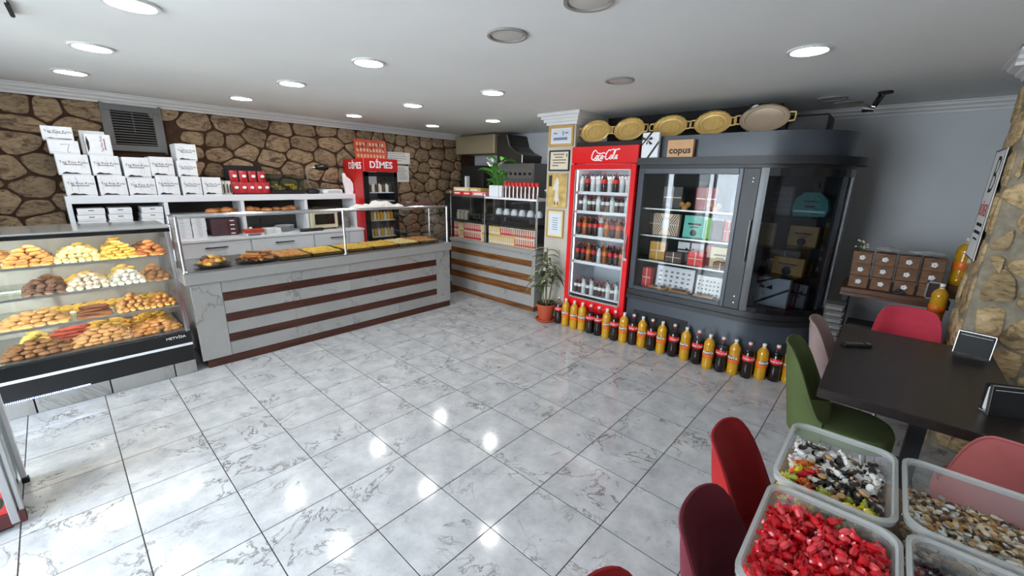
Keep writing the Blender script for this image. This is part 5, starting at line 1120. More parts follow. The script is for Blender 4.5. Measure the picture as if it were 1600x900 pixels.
t = thing('turquoise_hat_box', 'turquoise eight-sided box on the top shelf of the curved bay', 'gift box', cabp(1.45, 0.42, CS[2]+0.0003), RZ-0.2)
MB().prism([(-0.14, 0.06), (-0.12, 0.14), (-0.06, 0.2), (0.06, 0.2), (0.12, 0.14), (0.14, 0.06), (0.12, 0.0), (-0.12, 0.0)], 0, 0.06).xf(Matrix.Rotation(PI/2, 4, 'X')).build('box', cmt(40, 150, 138), t); B(-0.12, 0.12, -0.062, -0.06, 0.03, 0.045).build('ribbon', WTXT, t)
m = MB(); m.box(-0.05, 0.05, -0.0615, -0.06, 0.12, 0.13); m.box(-0.04, 0.04, -0.0615, -0.06, 0.07, 0.09); m.build('print', BTXT, t)
# boxes on the cornice lip
def lip_box(name, label, x0, x1, h, mat): return thing(name, label, 'gift box', cabp((x0+x1)/2, -0.062, 1.9503), RZ), (x1-x0)/2
t, w = lip_box('white_gift_box', 'white box with black bow standing on the cabinet ledge', 0.03, 0.20, 0.25, WPAPER)
B(-w, w, 0, 0.045, 0, 0.235, 0.003).build('box', WPAPER, t); m = MB(); m.add([(-w+0.06, -0.001, 0), (-w+0.085, -0.001, 0), (w, -0.001, 0.13), (w, -0.001, 0.16)], [(0, 1, 2, 3)]); m.add([(-w, -0.001, 0.13), (-w, -0.001, 0.11), (0.02, -0.001, 0.235), (-0.005, -0.001, 0.235)], [(0, 1, 2, 3)]); m.build('ribbon', BTXT, t); m = MB()
for s_ in (-1, 1): m.add([(-0.03, -0.004, 0.17), (-0.03+s_*0.045, -0.014, 0.195), (-0.03+s_*0.05, -0.008, 0.165)], [(0, 1, 2)]); m.add([(-0.03, -0.004, 0.17), (-0.02+s_*0.02, -0.01, 0.12), (s_*0.025, -0.008, 0.13)], [(0, 1, 2)])
m.build('bow', BTXT, t)
t, w = lip_box('copas_box', 'tan printed box standing on the cabinet ledge', 0.29, 0.53, 0.16, CREAM)
B(-w, w, 0, 0.045, 0, 0.155, 0.003).build('box', cmt(206, 156, 106), t); text('copus', 0.085, BTXT, t, (0.0, -0.001, 0.06), bold=0.002)
# ---- oval trays along the top
def oval_tray(label, y, z, w, h, mat, x=4.64, lean=0.22, scal=True, grp='golden oval trays above the cabinets'):
    t = thing('oval_tray', label, 'tray', (x, y, z), RZ, grp); R_ = Matrix.Rotation(-lean, 4, 'X') @ Matrix.Translation((0, 0, h/2)) @ Matrix.Rotation(PI/2, 4, 'X'); n = 44
    def el(s_, zz, wob=0.0): return [((w/2*s_)*math.cos(2*PI*k/n)*(1+wob*(k % 2)), (h/2*s_)*math.sin(2*PI*k/n)*(1+wob*(k % 2)), zz) for k in range(n)]
    m = MB(); rows = [el(1.0, 0.018, 0.035 if scal else 0), el(0.95, 0.024), el(0.88, 0.012), el(0.80, 0.010), el(0.77, 0.0), el(0.74, -0.002)]; v = sum(rows, []); f = []
    for a in range(len(rows)-1):
        for k in range(n): f.append((a*n+k, a*n+(k+1) % n, (a+1)*n+(k+1) % n, (a+1)*n+k))
    f.append(tuple((len(rows)-1)*n+k for k in range(n))); bo = len(v); v += [(p[0], p[1], p[2]-0.006) for p in el(1.0, 0.018)] + [(p[0], p[1], p[2]-0.006) for p in el(0.77, 0.0)]
    for k in range(n): k2 = (k+1) % n; f.append((k, bo+k, bo+k2, k2)); f.append((bo+k, bo+n+k, bo+n+k2, bo+k2))
    f.append(tuple(bo+n+k for k in range(n))); m.add(v, f); m.xf(R_).build('dish', mat, t, True)
    for s_ in (-1, 1): MB().tube([(s_*w*0.485, -h*0.16, 0.018), (s_*(w*0.5+0.035), -h*0.14, 0.02), (s_*(w*0.5+0.04), 0, 0.02), (s_*(w*0.5+0.035), h*0.14, 0.02), (s_*w*0.485, h*0.16, 0.018)], 0.007, 6).xf(R_).build('handle', GOLD, t, True)
    if mat is GOLD: MB().lathe([(0.0, 0.0), (0.5, 0.0), (0.52, 0.004), (0.54, 0.0)], 30, sx=w*0.6, sy=h*0.6).xf(R_ @ Matrix.Scale(0.9, 4)).build('engraved_ring', GOLD, t, True)
t = thing('ledge_plank', 'black board along the top of the red cooler under the trays', 'board', (4.55, 0.80, 2.0832), RZ); B(0, 0.80, 0, 0.25, 0, 0.055, 0.004).build('board', BLACKM, t)
oval_tray('golden oval tray with embossed middle, smallest, over the cooler header', 0.63, 2.139, 0.37, 0.245, GOLD)
oval_tray('golden oval tray with smooth middle over the cooler header', 0.215, 2.139, 0.345, 0.24, GOLD)
oval_tray('golden oval tray behind the white bow box', -0.225, 2.151, 0.335, 0.215, GOLD)
oval_tray('golden oval tray between the tan box and the bronze tray', -0.625, 2.151, 0.325, 0.222, GOLD)
oval_tray('large bronze oval tray with plain rim, last in the row', -1.045, 2.151, 0.385, 0.24, BRONZE, scal=False)
tag(B(0, 0.3, 0, 0.3, 0, 0.14, 0.015).build('black_speaker', BLACKM, None, True, (4.75, -1.5, 2.1505)), 'black box-shaped speaker on the cabinet top behind the bronze tray', 'speaker')
t = thing('ceiling_camera', 'small black camera with round lens behind the oval trays', 'camera', (4.95, -0.92, 2.1505)); B(0, 0.06, -0.09, 0.09, 0, 0.29, 0.01).build('housing', BLACK, t); MB().lathe([(0.03, 0), (0.042, 0), (0.042, 0.012), (0.03, 0.012)], 16).xf(Matrix.Translation((-0.002, 0.02, 0.24)) @ Matrix.Rotation(-PI/2, 4, 'Y')).build('lens_ring', STEEL, t)

# ================================================================ BOTTLES ON THE FLOOR
def soda(kind):
    r, h = 0.049, 0.34
    t = thing('soda_bottle', kind, 'bottle', (0, 0, 0), 0, 'big soda bottles lined up on the floor')
    if kind == 'C':
        MB().lathe([(0, 0.004), (r*0.55, 0.0), (r*0.86, 0.0), (r, 0.02), (r, 0.09), (r*0.93, 0.125), (r*0.97, 0.16), (r, 0.175), (r, 0.215), (r*0.93, 0.238), (r*0.9, 0.242), (0, 0.242)], 18).build('drink', COLA, t, True)
        MB().lathe([(r*0.905, 0.242), (r*0.72, 0.268), (r*0.45, 0.292), (r*0.30, 0.306), (r*0.28, 0.322)], 18).build('neck', CLEARB, t, True)
        MB().lathe([(r*0.99, 0.165), (r*1.02, 0.167), (r*1.02, 0.216), (r*0.99, 0.218)], 18).build('label', LABR, t, True)
        wrap_text('Coca-Cola', 0.030, r*1.03, 0.192, PI, 0.35).build('lettering', WTXT, t)
    else:
        pr = [(0, 0.004), (r*0.55, 0.0), (r*0.84, 0.0), (r*0.98, 0.018), (r, 0.04)]
        for k in range(9): z = 0.05+k*0.022; pr += [(r*0.955, z), (r, z+0.011)]
        pr += [(r*0.98, 0.255), (r*0.78, 0.278), (r*0.5, 0.295), (r*0.30, 0.306), (r*0.28, 0.322), (0, 0.322)]
        MB().lathe(pr, 18).build('drink', ORANGE, t, True)
        MB().lathe([(r*0.99, 0.115), (r*1.02, 0.117), (r*1.02, 0.172), (r*0.99, 0.174)], 18).build('label', LABO, t, True)
        v = []; f = []; n = 8
        for k in range(n+1):
            a = PI-0.9+1.8*k/n; hh = 0.017*math.sqrt(max(0.05, 1-((k/n-0.5)*2)**2))
            v += [(r*1.03*math.cos(a), r*1.03*math.sin(a), 0.168-hh), (r*1.03*math.cos(a), r*1.03*math.sin(a), 0.168+hh)]
        f = [(2*k, 2*k+2, 2*k+3, 2*k+1) for k in range(n)]; MB().add(v, f).build('logo_patch', NAVY, t)
        wrap_text('FANTA', 0.030, r*1.04, 0.168, PI, 0.1, 0.0008).build('lettering', WTXT, t)
    MB().lathe([(r*0.29, 0.30), (r*0.34, 0.302), (r*0.34, 0.306), (r*0.3, 0.308)], 12).build('neck_ring', WTXT if kind == 'F' else LABR, t)
    MB().lathe([(r*0.30, 0.318), (r*0.34, 0.319), (r*0.34, 0.338), (r*0.3, 0.34), (0, 0.34)], 12).build('cap', LABW if kind == 'F' else pm('cap_pale', S(226, 206, 204), 0.4), t, True)
    return t
spots = [('C', 4.385, 0.812), ('F', 4.37, 0.698), ('F', 4.362, 0.572), ('F', 4.368, 0.462), ('C', 4.366, 0.348), ('C', 4.368, 0.243), ('F', 4.368, 0.138), ('C', 4.37, 0.036), ('F', 4.38, -0.068), ('C', 4.40, -0.170), ('F', 4.40, -0.275), ('C', 4.396, -0.382), ('F', 4.398, -0.49), ('C', 4.404, -0.612), ('F', 4.403, -0.732), ('C', 4.394, -0.852), ('F', 4.36, -0.966), ('C', 4.379, -1.076), ('F', 4.398, -1.18), ('C', 4.414, -1.292), ('F', 4.47, -1.392), ('C', 4.52, -1.493), ('F', 4.575, -1.59)]
protos = {}; cnt_ = {'C': 0, 'F': 0}
for i, (k, x, y) in enumerate(spots):
    cnt_[k] += 1; lab = '%s soda bottle, %s of its colour in the floor row from the plant pot' % ({'C': 'dark cola', 'F': 'orange'}[k], ORD[cnt_[k]-1])
    rz = math.atan2(CAM.y-y, CAM.x-x)-PI+random.uniform(-0.5, 0.5)
    if k not in protos: o = protos[k] = soda(k); o.location = (x, y, 0); o.rotation_euler = (0, 0, rz); o['label'] = lab
    else: dup(protos[k], (x, y, 0), rz, lab)

# ================================================================ TABLES
def table(label, x0, x1, y0, y1, z, mat, legs, th=0.04, cat='table'):
    t = thing('dining_table' if mat is WENGE else 'candy_table', label, cat, ((x0+x1)/2, (y0+y1)/2, 0)); w, d = (x1-x0)/2, (y1-y0)/2
    B(-w, w, -d, d, z-th, z, 0.004).build('tabletop', mat, t)
    B(-0.035, 0.035, -0.115, -0.045, 0.03, z-th).build('column', legs, t); B(-w*0.55, w*0.55, -0.11, -0.05, 0.0, 0.03, 0.004).build('foot', legs, t); B(-w*0.5, w*0.5, -0.11, -0.05, z-th-0.03, z-th).build('bracket', legs, t)
    return t
table('dark brown rectangular dining table beside the stone pillar', 2.78, 4.09, -2.62, -1.90, 0.75, WENGE, BLACKM, 0.05)
table('brown candy table next to the red chair carrying the crates', 1.412, 2.12, -2.60, -1.885, 0.75, WALNUT, BLACKM)
table('second brown candy table, nearest the camera, partly out of view', 0.72, 1.408, -2.60, -1.885, 0.75, WALNUT, BLACKM)

# ================================================================ VELVET TUB CHAIRS
def chair(label, x, y, rz, col, rough=0.85):
    t = thing('velvet_chair', label, 'chair', (x, y, 0), rz, 'velvet tub chairs around the tables')
    vm = pm('velvet_%d' % (int(x*100)), S(*col), rough, var=0.10, vs_=7, sheen=0.0, bump=0.08, bs=180)
    # back shell: straight-ish back with short wings that drop towards the seat; the back is at local +y
    n = 30; th = 0.045; v = []; amax = 1.5; rows = 8
    def plan(a, k=1.0):
        e = 0.82; return (k*0.20*math.copysign(abs(math.sin(a))**e, math.sin(a)), k*0.20*math.copysign(abs(math.cos(a))**e, math.cos(a)))
    def top(a):
        bx, by = plan(a); q = min(1.0, max(0.0, (0.178-by)/0.15)); return 0.856-0.05*(abs(bx)/0.2)**3-0.32*q*q*(3-2*q)
    def pos(a, q, k):
        bx, by = plan(a, k); z = 0.36+(top(a)-0.36)*q; u = (z-0.36)/0.49
        return (bx*(1+0.10*u), by+0.085*u*max(0, (plan(a)[1]+0.08)/0.28), z)
    for lay in range(2):
        for i in range(n+1):
            a = -amax+2*amax*i/n
            for j in range(rows):
                q = j/(rows-1); k = (1.0-0.05*q**7) if lay == 0 else (0.78+0.16*q**7); v.append(pos(a, q, k))
    f = []; st = (n+1)*rows
    for lay in range(2):
        for i in range(n):
            for j in range(rows-1):
                a_ = lay*st+i*rows+j; q = (a_, a_+1, a_+rows+1, a_+rows); f.append(q if lay == 0 else q[::-1])
    for i in range(n): a_ = i*rows+rows-1; f.append((a_, st+a_, st+a_+rows, a_+rows)); b_ = i*rows; f.append((b_, b_+rows, st+b_+rows, st+b_))
    for i in (0, n):
        for j in range(rows-1): a_ = i*rows+j; f.append((a_, a_+1, st+a_+1, st+a_) if i == 0 else (a_, st+a_, st+a_+1, a_+1))
    MB().add(v, f).build('backrest', vm, t, True)
    p = []; k = 28
    for i in range(k): a = 2*PI*i/k; p.append((0.2*abs(math.cos(a))**0.8*math.copysign(1, math.cos(a)), 0.22*abs(math.sin(a))**0.8*math.copysign(1, math.sin(a))-0.05))
    m = MB(); zs_ = [(0.90, 0.37), (1.0, 0.385), (1.0, 0.44), (0.96, 0.46), (0.8, 0.468)]; v = [(px*s_, py*s_, z) for s_, z in zs_ for px, py in p]
    f = [(a*k+i, a*k+(i+1) % k, (a+1)*k+(i+1) % k, (a+1)*k+i) for a in range(4) for i in range(k)] + [tuple(4*k+i for i in range(k)), tuple(range(k))[::-1]]
    m.add(v, f).build('seat', vm, t, True)
    MB().tube([(lambda p: (p[0], p[1], p[2]-0.004))(pos(-amax+2*amax*i/n, 1.0, 0.955)) for i in range(n+1)], 0.006, 5).build('piping', vm, t, True)
    for sx in (-1, 1):
        for sy in (-1, 1): MB().tube([(sx*0.15, sy*0.13-0.02, 0.375), (sx*0.2, sy*0.19-0.02, 0.002)], [0.012, 0.008], 8).build('leg', CHROME, t, True)
    m = MB(); m.tube([(-0.15, -0.15, 0.36), (0.15, -0.15, 0.36)], 0.008); m.tube([(-0.15, 0.11, 0.36), (0.15, 0.11, 0.36)], 0.008); m.build('under_frame', CHROME, t)
    return t
chair('bright red velvet chair pushed in at the candy table', 1.89, -1.955, 0.0, (150, 14, 18))
chair('plum velvet chair pushed in beside the red candy crate', 1.45, -2.01, 0.0, (104, 30, 44))
chair('second bright red velvet chair, only its top edge in view', 1.0, -1.93, 0.0, (150, 14, 18))
chair('olive green velvet chair at the dining table', 3.15, -1.975, 0.0, (76, 88, 46))
chair('dusty beige velvet chair behind the green one', 3.74, -2.01, 0.0, (150, 128, 124))
chair('rose pink velvet chair at the far end of the dining table', 4.29, -2.25, -PI/2, (196, 54, 76))
chair('dusty pink velvet chair between dining and candy tables', 2.80, -2.57, PI/2, (184, 98, 96))

# ================================================================ CANDY CRATES
def crate(label, x0, x1, y0, y1, z=0.7503, h=0.168):
    t = thing('candy_crate', label, 'crate', ((x0+x1)/2, (y0+y1)/2, z), 0, 'clear plastic candy crates'); w, d = (x1-x0)/2, (y1-y0)/2
    def rr(w_, d_, zz, rc=0.045, n=5):
        p = []
        for (cx, cy, a0) in ((w_-rc, d_-rc, 0), (-w_+rc, d_-rc, PI/2), (-w_+rc, -d_+rc, PI), (w_-rc, -d_+rc, 1.5*PI)):
            for k in range(n): a = a0+PI/2*k/(n-1); p.append((cx+rc*math.cos(a), cy+rc*math.sin(a), zz))
        return p
    k = 20
    def loft(rows, caps=()):
        v = sum(rows, []); f = [(a*k+i, a*k+(i+1) % k, (a+1)*k+(i+1) % k, (a+1)*k+i) for a in range(len(rows)-1) for i in range(k)]
        for c in caps: f.append(tuple(c*k+i for i in range(k)))
        return MB().add(v, f)
    loft([rr(w-0.032, d-0.032, 0.0), rr(w-0.030, d-0.030, 0.006), rr(w-0.008, d-0.008, h-0.012), rr(w-0.004, d-0.004, h-0.008)], (0,)).build('body', CRATE, t, True)
    loft([rr(w-0.008, d-0.008, h-0.016), rr(w, d, h-0.016), rr(w+0.002, d+0.002, h), rr(w-0.007, d-0.007, h+0.003), rr(w-0.011, d-0.011, h-0.004), rr(w-0.008, d-0.008, h-0.016)]).build('rim', CRATER, t, True)
    return t
CR = [('crate of red wrapped candies in front of the red chair', 1.215, 1.605, -2.168, -1.898, 0.130), ('crate of mixed dark and white candies behind the red candy crate', 1.625, 2.01, -2.160, -1.893, 0.115),
      ('crate of pale nut sweets beside the dusty pink chair', 1.66, 2.02, -2.50, -2.172, 0.085), ('crate of dark and red speckled candies at the picture corner', 1.235, 1.640, -2.48, -2.176, 0.112)]
for lab, x0, x1, y0, y1, lv in CR: crate(lab, x0, x1, y0, y1)
def wrap_candy(L=0.05, r=0.011):
    m = MB(); m.lathe([(0, -L*0.3), (r*0.7, -L*0.27), (r, -L*0.12), (r, L*0.12), (r*0.7, L*0.27), (0, L*0.3)], 7)
    for s_ in (-1, 1):
        n = 6; v = [(0, 0, s_*L*0.25)]
        for i in range(n): a = 2*PI*i/n; v.append((r*(1.0 if i % 2 else 0.45)*math.cos(a), r*(1.0 if i % 2 else 0.45)*math.sin(a), s_*L*0.5))
        m.add(v, [(0, 1+i, 1+(i+1) % n) for i in range(n)])
    return m.xf(Matrix.Rotation(PI/2, 4, 'Y'))
def pebble(r, k=1.0): return MB().lathe([(0, -r*0.6), (r*0.7, -r*0.45), (r, 0), (r*0.75, r*0.45), (0, r*0.6)], 7, sx=k)
def pmc(n, c, rough=0.25): return pm('candy_'+n, S(*c), rough, var=0.1, vs_=60, coat=0.3)
PAL = {'red': pmc('red', (206, 22, 34), 0.18), 'rose': pmc('rose', (232, 70, 78), 0.18), 'white': pmc('white', (224, 222, 216)), 'black': pmc('black', (26, 20, 20)), 'yellow': pmc('yellow', (222, 200, 40)), 'orange': pmc('orange', (222, 96, 28)), 'tan': pmc('tan', (190, 150, 104)), 'lime': pmc('lime', (158, 172, 60)),
       'plum': pmc('plum', (48, 26, 48)), 'cream': pmc('cream', (212, 196, 166), 0.5), 'honey': pmc('honey', (186, 138, 76), 0.5), 'grey': pmc('grey', (150, 146, 136), 0.5), 'brown': pmc('brown', (84, 56, 40), 0.4)}
wc, pb = wrap_candy(), pebble(0.014, 1.35)
def two(mb1, mb2, a, b):
    m = MB(); m.add(mb1.v, mb1.f); n = len(m.f); m.add(mb2.v, mb2.f); me = m.mesh('candy', [PAL[a], PAL[b]], True); me.polygons.foreach_set('material_index', [0]*n+[1]*(len(m.f)-n)); return me
dot = pebble(0.007, 1.4).xf(Matrix.Translation((0, 0, 0.0065)))
MESH = {k: wc.mesh('candy', PAL[k], True) for k in PAL}; PEB = {k: pb.mesh('candy', PAL[k], True) for k in PAL}
CHOC = two(pebble(0.016, 1.5), dot, 'black', 'tan')
def fill(idx, n, pick, word, crname, seed, lift=0.012, sc=1.0, nm_=760):
    lab, x0, x1, y0, y1, lv = CR[idx]; r = random.Random(seed); z = 0.7503+lv
    a0, a1, b0, b1 = x0+0.032, x1-0.032, y0+0.032, y1-0.032
    # packed candies below the top layer: one mass
    m = MB(); mi = []; ml = list(PAL.values()); kl = list(PAL.keys())
    for i in range(nm_):
        x, y = r.uniform(a0-0.008, a1+0.008), r.uniform(b0-0.008, b1+0.008); zz = r.uniform(0.768, z-0.004) if i % 3 else z-0.003
        q = 1-max(0, (z-zz))*0.10; k, shp, _ = pick((x-a0)/(a1-a0), (y-b0)/(b1-b0), r)
        s_ = MB(); src = wc if shp == 'w' else pb; s_.add(src.v, src.f); s_.xf(Matrix.Translation(((x0+x1)/2+(x-(x0+x1)/2)*q, (y0+y1)/2+(y-(y0+y1)/2)*q, zz)) @ Matrix.Rotation(r.uniform(0, 6.3), 4, 'Z') @ Matrix.Rotation(r.uniform(-0.6, 0.6), 4, 'Y') @ Matrix.Scale(0.8*sc, 4)); mi += [kl.index(k)]*len(s_.f); m.add(s_.v, s_.f)
    me = m.mesh('candy_mass', ml, True); me.polygons.foreach_set('material_index', mi); tag(inst('candy_mass', me), 'packed %s sweets under the top layer of the %s' % (word, crname), 'candies', None, 'stuff')
    nx = int(math.sqrt(n*(a1-a0)/(b1-b0))+0.5); ny = int(n/nx)
    for i in range(nx):
        for j in range(ny):
            u, w = (i+0.5+r.uniform(-0.42, 0.42))/nx, (j+0.5+r.uniform(-0.42, 0.42))/ny; k, shp, nm = pick(u, w, r)
            me = CHOC if shp == 'c' else (MESH if shp == 'w' else PEB)[k]
            tag(inst('candy', me, None, (a0+(a1-a0)*u, b0+(b1-b0)*w, z+lift*r.uniform(0.3, 1.6)), (r.uniform(-0.3, 0.3), r.uniform(-0.4, 0.4), r.uniform(0, 6.3)), sc*r.uniform(0.78, 0.98)), '%s candy in the top layer of the %s' % (nm, crname), 'candy', '%s candies in the %s' % (nm, crname))
def p_red(u, w, r):
    k = r.choice(('red', 'red', 'red', 'red', 'rose')); return k, 'w', 'red wrapped' if k == 'red' else 'pinkish red wrapped'
def p_mix(u, w, r):
    if u > 0.5 and r.random() < 0.55: return 'white', r.choice('wp'), 'white'
    if w > 0.72 and u < 0.6: return r.choice((('yellow', 'w', 'yellow'), ('orange', 'w', 'orange'), ('red', 'w', 'red'), ('lime', 'w', 'lime green')))
    if u < 0.25: return r.choice((('lime', 'w', 'lime green'), ('tan', 'p', 'tan'), ('yellow', 'w', 'yellow')))
    return r.choice((('black', 'c', 'dark nut-topped'), ('black', 'c', 'dark nut-topped'), ('white', 'w', 'white'), ('brown', 'p', 'brown'), ('tan', 'p', 'tan'), ('black', 'c', 'dark nut-topped'), ('black', 'p', 'black')))
def p_nut(u, w, r):
    return r.choice((('cream', 'p', 'cream'), ('cream', 'p', 'cream'), ('honey', 'p', 'honey brown'), ('grey', 'w', 'grey wrapped'), ('white', 'p', 'white'), ('tan', 'p', 'tan'), ('brown', 'p', 'brown')))
def p_dark(u, w, r):
    return r.choice((('plum', 'w', 'dark plum wrapped'), ('plum', 'w', 'dark plum wrapped'), ('white', 'p', 'white'), ('red', 'w', 'red'), ('black', 'p', 'black'), ('grey', 'w', 'silver wrapped')))
fill(0, 96, p_red, 'red', 'red candy crate', 1, 0.012, 0.92, 900); fill(1, 72, p_mix, 'mixed', 'mixed candy crate', 2, 0.012, 0.86, 900); fill(2, 66, p_nut, 'pale nut', 'nut sweet crate', 3, 0.01, 0.62, 1700); fill(3, 60, p_dark, 'dark', 'dark candy crate', 4, 0.012, 0.74, 1300)

# ================================================================ TABLE THINGS
def napkin(label, x, y, rz):
    t = thing('napkin_holder', label, 'napkin holder', (x, y, 0.7503), rz)
    B(-0.075, 0.075, -0.012, 0.04, 0, 0.012, 0.003).build('base', CHROME, t)
    B(-0.075, 0.075, -0.014, -0.006, 0.0, 0.135, 0.004).xf(Matrix.Rotation(-0.12, 4, 'X')).build('plate', BLACKM, t); B(-0.075, 0.075, 0.034, 0.042, 0.0, 0.135, 0.004).build('plate', BLACK, t)
    m = MB()
    for sx in (-0.078, 0.0745): m.box(sx, sx+0.0035, -0.016, -0.004, 0.0, 0.138)
    m.box(-0.078, 0.078, -0.016, -0.004, 0.1345, 0.138); m.xf(Matrix.Rotation(-0.12, 4, 'X')).build('chrome_edge', STEEL, t)
    B(-0.07, 0.07, 0.0, 0.033, 0.012, 0.125, 0.006).build('napkins', PAPER, t); return t
napkin('black and chrome napkin holder against the stone pillar', 3.94, -2.52, -PI/2-0.25)
napkin('napkin holder with white napkins at the near end of the dining table', 3.05, -2.545, -PI/2+0.5)
t = thing('remote_control', 'small black remote lying on the dining table', 'remote', (3.62, -2.0, 0.7503), -0.9)
B(-0.085, 0.085, -0.022, 0.022, 0, 0.02, 0.006).build('body', BLACKM, t); m = MB()
for i in range(5):
    for j in range(3): m.box(-0.06+0.022*i, -0.05+0.022*i, -0.014+0.011*j, -0.008+0.011*j, 0.02, 0.022)
m.build('keys', GREYPL, t); B(0.06, 0.08, -0.015, 0.015, 0.02, 0.0215).build('window', STEEL, t)

# ================================================================ PILLAR SIGN
t = thing('pillar_notice', 'tall white notice with red word on the side of the stone pillar', 'notice', (4.70, PY+0.021, 1.265), PI)
B(0, 0.37, -0.006, 0, 0, 0.70).build('sheet', PAPER, t); m = MB(); m.box(0, 0.37, -0.008, -0.005, 0.69, 0.70); m.box(0, 0.006, -0.008, -0.005, 0, 0.7); m.box(0.364, 0.37, -0.008, -0.005, 0, 0.7); m.box(0, 0.37, -0.008, -0.005, 0, 0.008); m.build('border', GREYPL, t)
text('B', 0.34, BTXT, t, (0.18, -0.0065, 0.53), shear=0.3, bold=-0.004); text('BÖREK', 0.11, RTXT, t, (0.185, -0.0065, 0.315), bold=0.001, sx=0.9)
m = MB(); m.box(0.08, 0.3, -0.007, -0.006, 0.215, 0.235); m.box(0.06, 0.31, -0.007, -0.006, 0.165, 0.185); m.box(0.09, 0.26, -0.007, -0.006, 0.125, 0.137); m.build('small_print', BTXT, t)

# ================================================================ CORNER BEHIND THE DINING TABLE
t = thing('corner_table', 'brown side table in the dim corner under the wooden boxes', 'table', (5.0, -1.82, 0), RZ)
DW = wood_mat('dark_walnut', S(98, 58, 36), S(70, 40, 26), 0.45); B(-0.02, 0.66, -0.03, 0.55, 0.815, 0.86, 0.004).build('tabletop', DW, t); B(-0.02, 0.66, -0.032, -0.03, 0.79, 0.815).build('edge', DW, t)
for x in (0.0, 0.6):
    for y in (0.0, 0.5): B(x, x+0.04, y, y+0.04, 0, 0.815).build('leg', BLACKM, t)
WB = wood_mat('brown_box_wood', S(122, 84, 54), S(92, 60, 38), 0.6, (6, 6, 20)); wbm = B(-0.066, 0.066, 0, 0.12, 0, 0.105, 0.004).mesh('box', WB)
fl_me = MB()
for k in range(5): a = 2*PI*k/5; fl_me.lathe([(0, 0), (0.011, 0.003), (0.008, 0.008), (0, 0.010)], 6, (0.012*math.cos(a), 0.012*math.sin(a), 0))
fl_me = fl_me.xf(Matrix.Rotation(PI/2, 4, 'X')).mesh('paper_flower', PAPER, True)
for c in range(4):
    for r_ in range(3):
        t = thing('wooden_box', 'brown wooden flower box, %s column from the dark cabinet, %s layer' % (ORD[c], ('bottom', 'middle', 'top')[r_]), 'box', (5.03+0.01*(r_ % 2), -1.905-0.148*c+0.004*r_, 0.8603+0.1055*r_), RZ, 'brown wooden boxes in the corner')
        inst('box', wbm, t); inst('flower', fl_me, t, (0.0, -0.001, 0.055)); B(-0.068, 0.068, -0.003, 0.122, 0.088, 0.1052, 0.003).build('lid', WB, t)
for k, (y, l) in enumerate(((-2.05, 'smaller'), (-2.28, 'larger'))):
    t = thing('wrapped_bundle', '%s clear wrapped bundle lying on the wooden boxes' % l, 'bundle', (5.09, y, 1.1772)); m = MB(); n = 12; v = []; f = []
    rb = random.Random(k+30)
    for a in range(5):
        for i in range(n): q = 2*PI*i/n; s_ = math.sin(PI*(a+0.3)/4.6); v.append(((0.05)*s_*math.cos(q)*rb.uniform(0.8, 1.1), (a/4-0.5)*(0.16+0.06*k), max(0, 0.028+0.028*s_*math.sin(q)*rb.uniform(0.7, 1.2))))
    for a in range(4):
        for i in range(n): f.append((a*n+i, a*n+(i+1) % n, (a+1)*n+(i+1) % n, (a+1)*n+i))
    m.add(v, f).build('wrap', CLEARPL, t, True); B(-0.02, 0.02, -0.05, 0.05, 0.01, 0.03, 0.008).build('filling', GREYPL, t)
t = thing('dried_flowers', 'small bunch of pale dried flowers on the end wooden box', 'flowers', (5.09, -1.87, 1.1772)); rb = random.Random(77)
for k in range(12): p = Vector((rb.uniform(-0.03, 0.03), rb.uniform(-0.05, 0.04), rb.uniform(0.02, 0.09))); MB().tube([(0, 0, 0.002), p], 0.002, 4).build('stem', LEAFD, t); MB().lathe([(0, -0.008), (0.011, 0), (0, 0.01)], 6, p).build('bloom', CREAM, t)
t = thing('dark_picture', 'small dark framed picture leaning on the wooden boxes', 'picture frame', (4.985, -2.37, 0.8603), RZ); m = MB(); m.box(-0.045, 0.045, -0.012, 0, 0, 0.012); m.box(-0.045, 0.045, -0.012, 0, 0.13, 0.142); m.box(-0.045, -0.035, -0.012, 0, 0, 0.142); m.box(0.035, 0.045, -0.012, 0, 0, 0.142); m.build('frame', STEEL, t); B(-0.035, 0.035, -0.006, 0, 0.012, 0.13).build('picture', pm('dim_picture', S(60, 44, 40), 0.3), t)
t = thing('black_bow_ornament', 'small dark glittery ornament before the wooden boxes', 'ornament', (4.99, -2.17, 0.8603)); 
for k in range(7): a = k*0.9; MB().lathe([(0, 0), (0.018, 0.006), (0.012, 0.022), (0, 0.026)], 7, (0.02*math.cos(a)*(k > 0), 0.025*math.sin(a)*(k > 0), 0.02*(k == 0))).build('petal', pm('glitter', S(70, 70, 74), 0.2, 0.6) if k == 0 else bpy.data.materials['glitter'], t, True)
dup(protos['F'], (5.18, -2.502, 0.9663), 2.6, 'orange soda bottle standing on a box by the pillar, higher one', 1.12)['group'] = 'orange bottles by the pillar'
tag(B(-0.06, 0.06, -0.06, 0.06, 0, 0.105, 0.004).build('low_box', WB, None, False, (5.18, -2.51, 0.8603)), 'plain brown box under the higher orange bottle', 'box')
t = thing('corner_stool', 'dark stool hidden behind the rose pink chair', 'stool', (4.82, -2.36, 0)); B(-0.09, 0.12, -0.09, 0.09, 0.65, 0.68, 0.004).build('seat', DW, t)
for sx in (-0.07, 0.08):
    for sy in (-0.07, 0.07): B(sx, sx+0.02, sy-0.01, sy+0.01, 0, 0.65).build('leg', BLACKM, t)
dup(protos['F'], (4.82, -2.40, 0.6803), 2.8, 'orange soda bottle standing on the stool by the pillar, lower one')['group'] = 'orange bottles by the pillar'
t = thing('storage_box', 'beige storage box with black opening behind the dining table', 'box', (4.70, -1.90, 0), RZ)
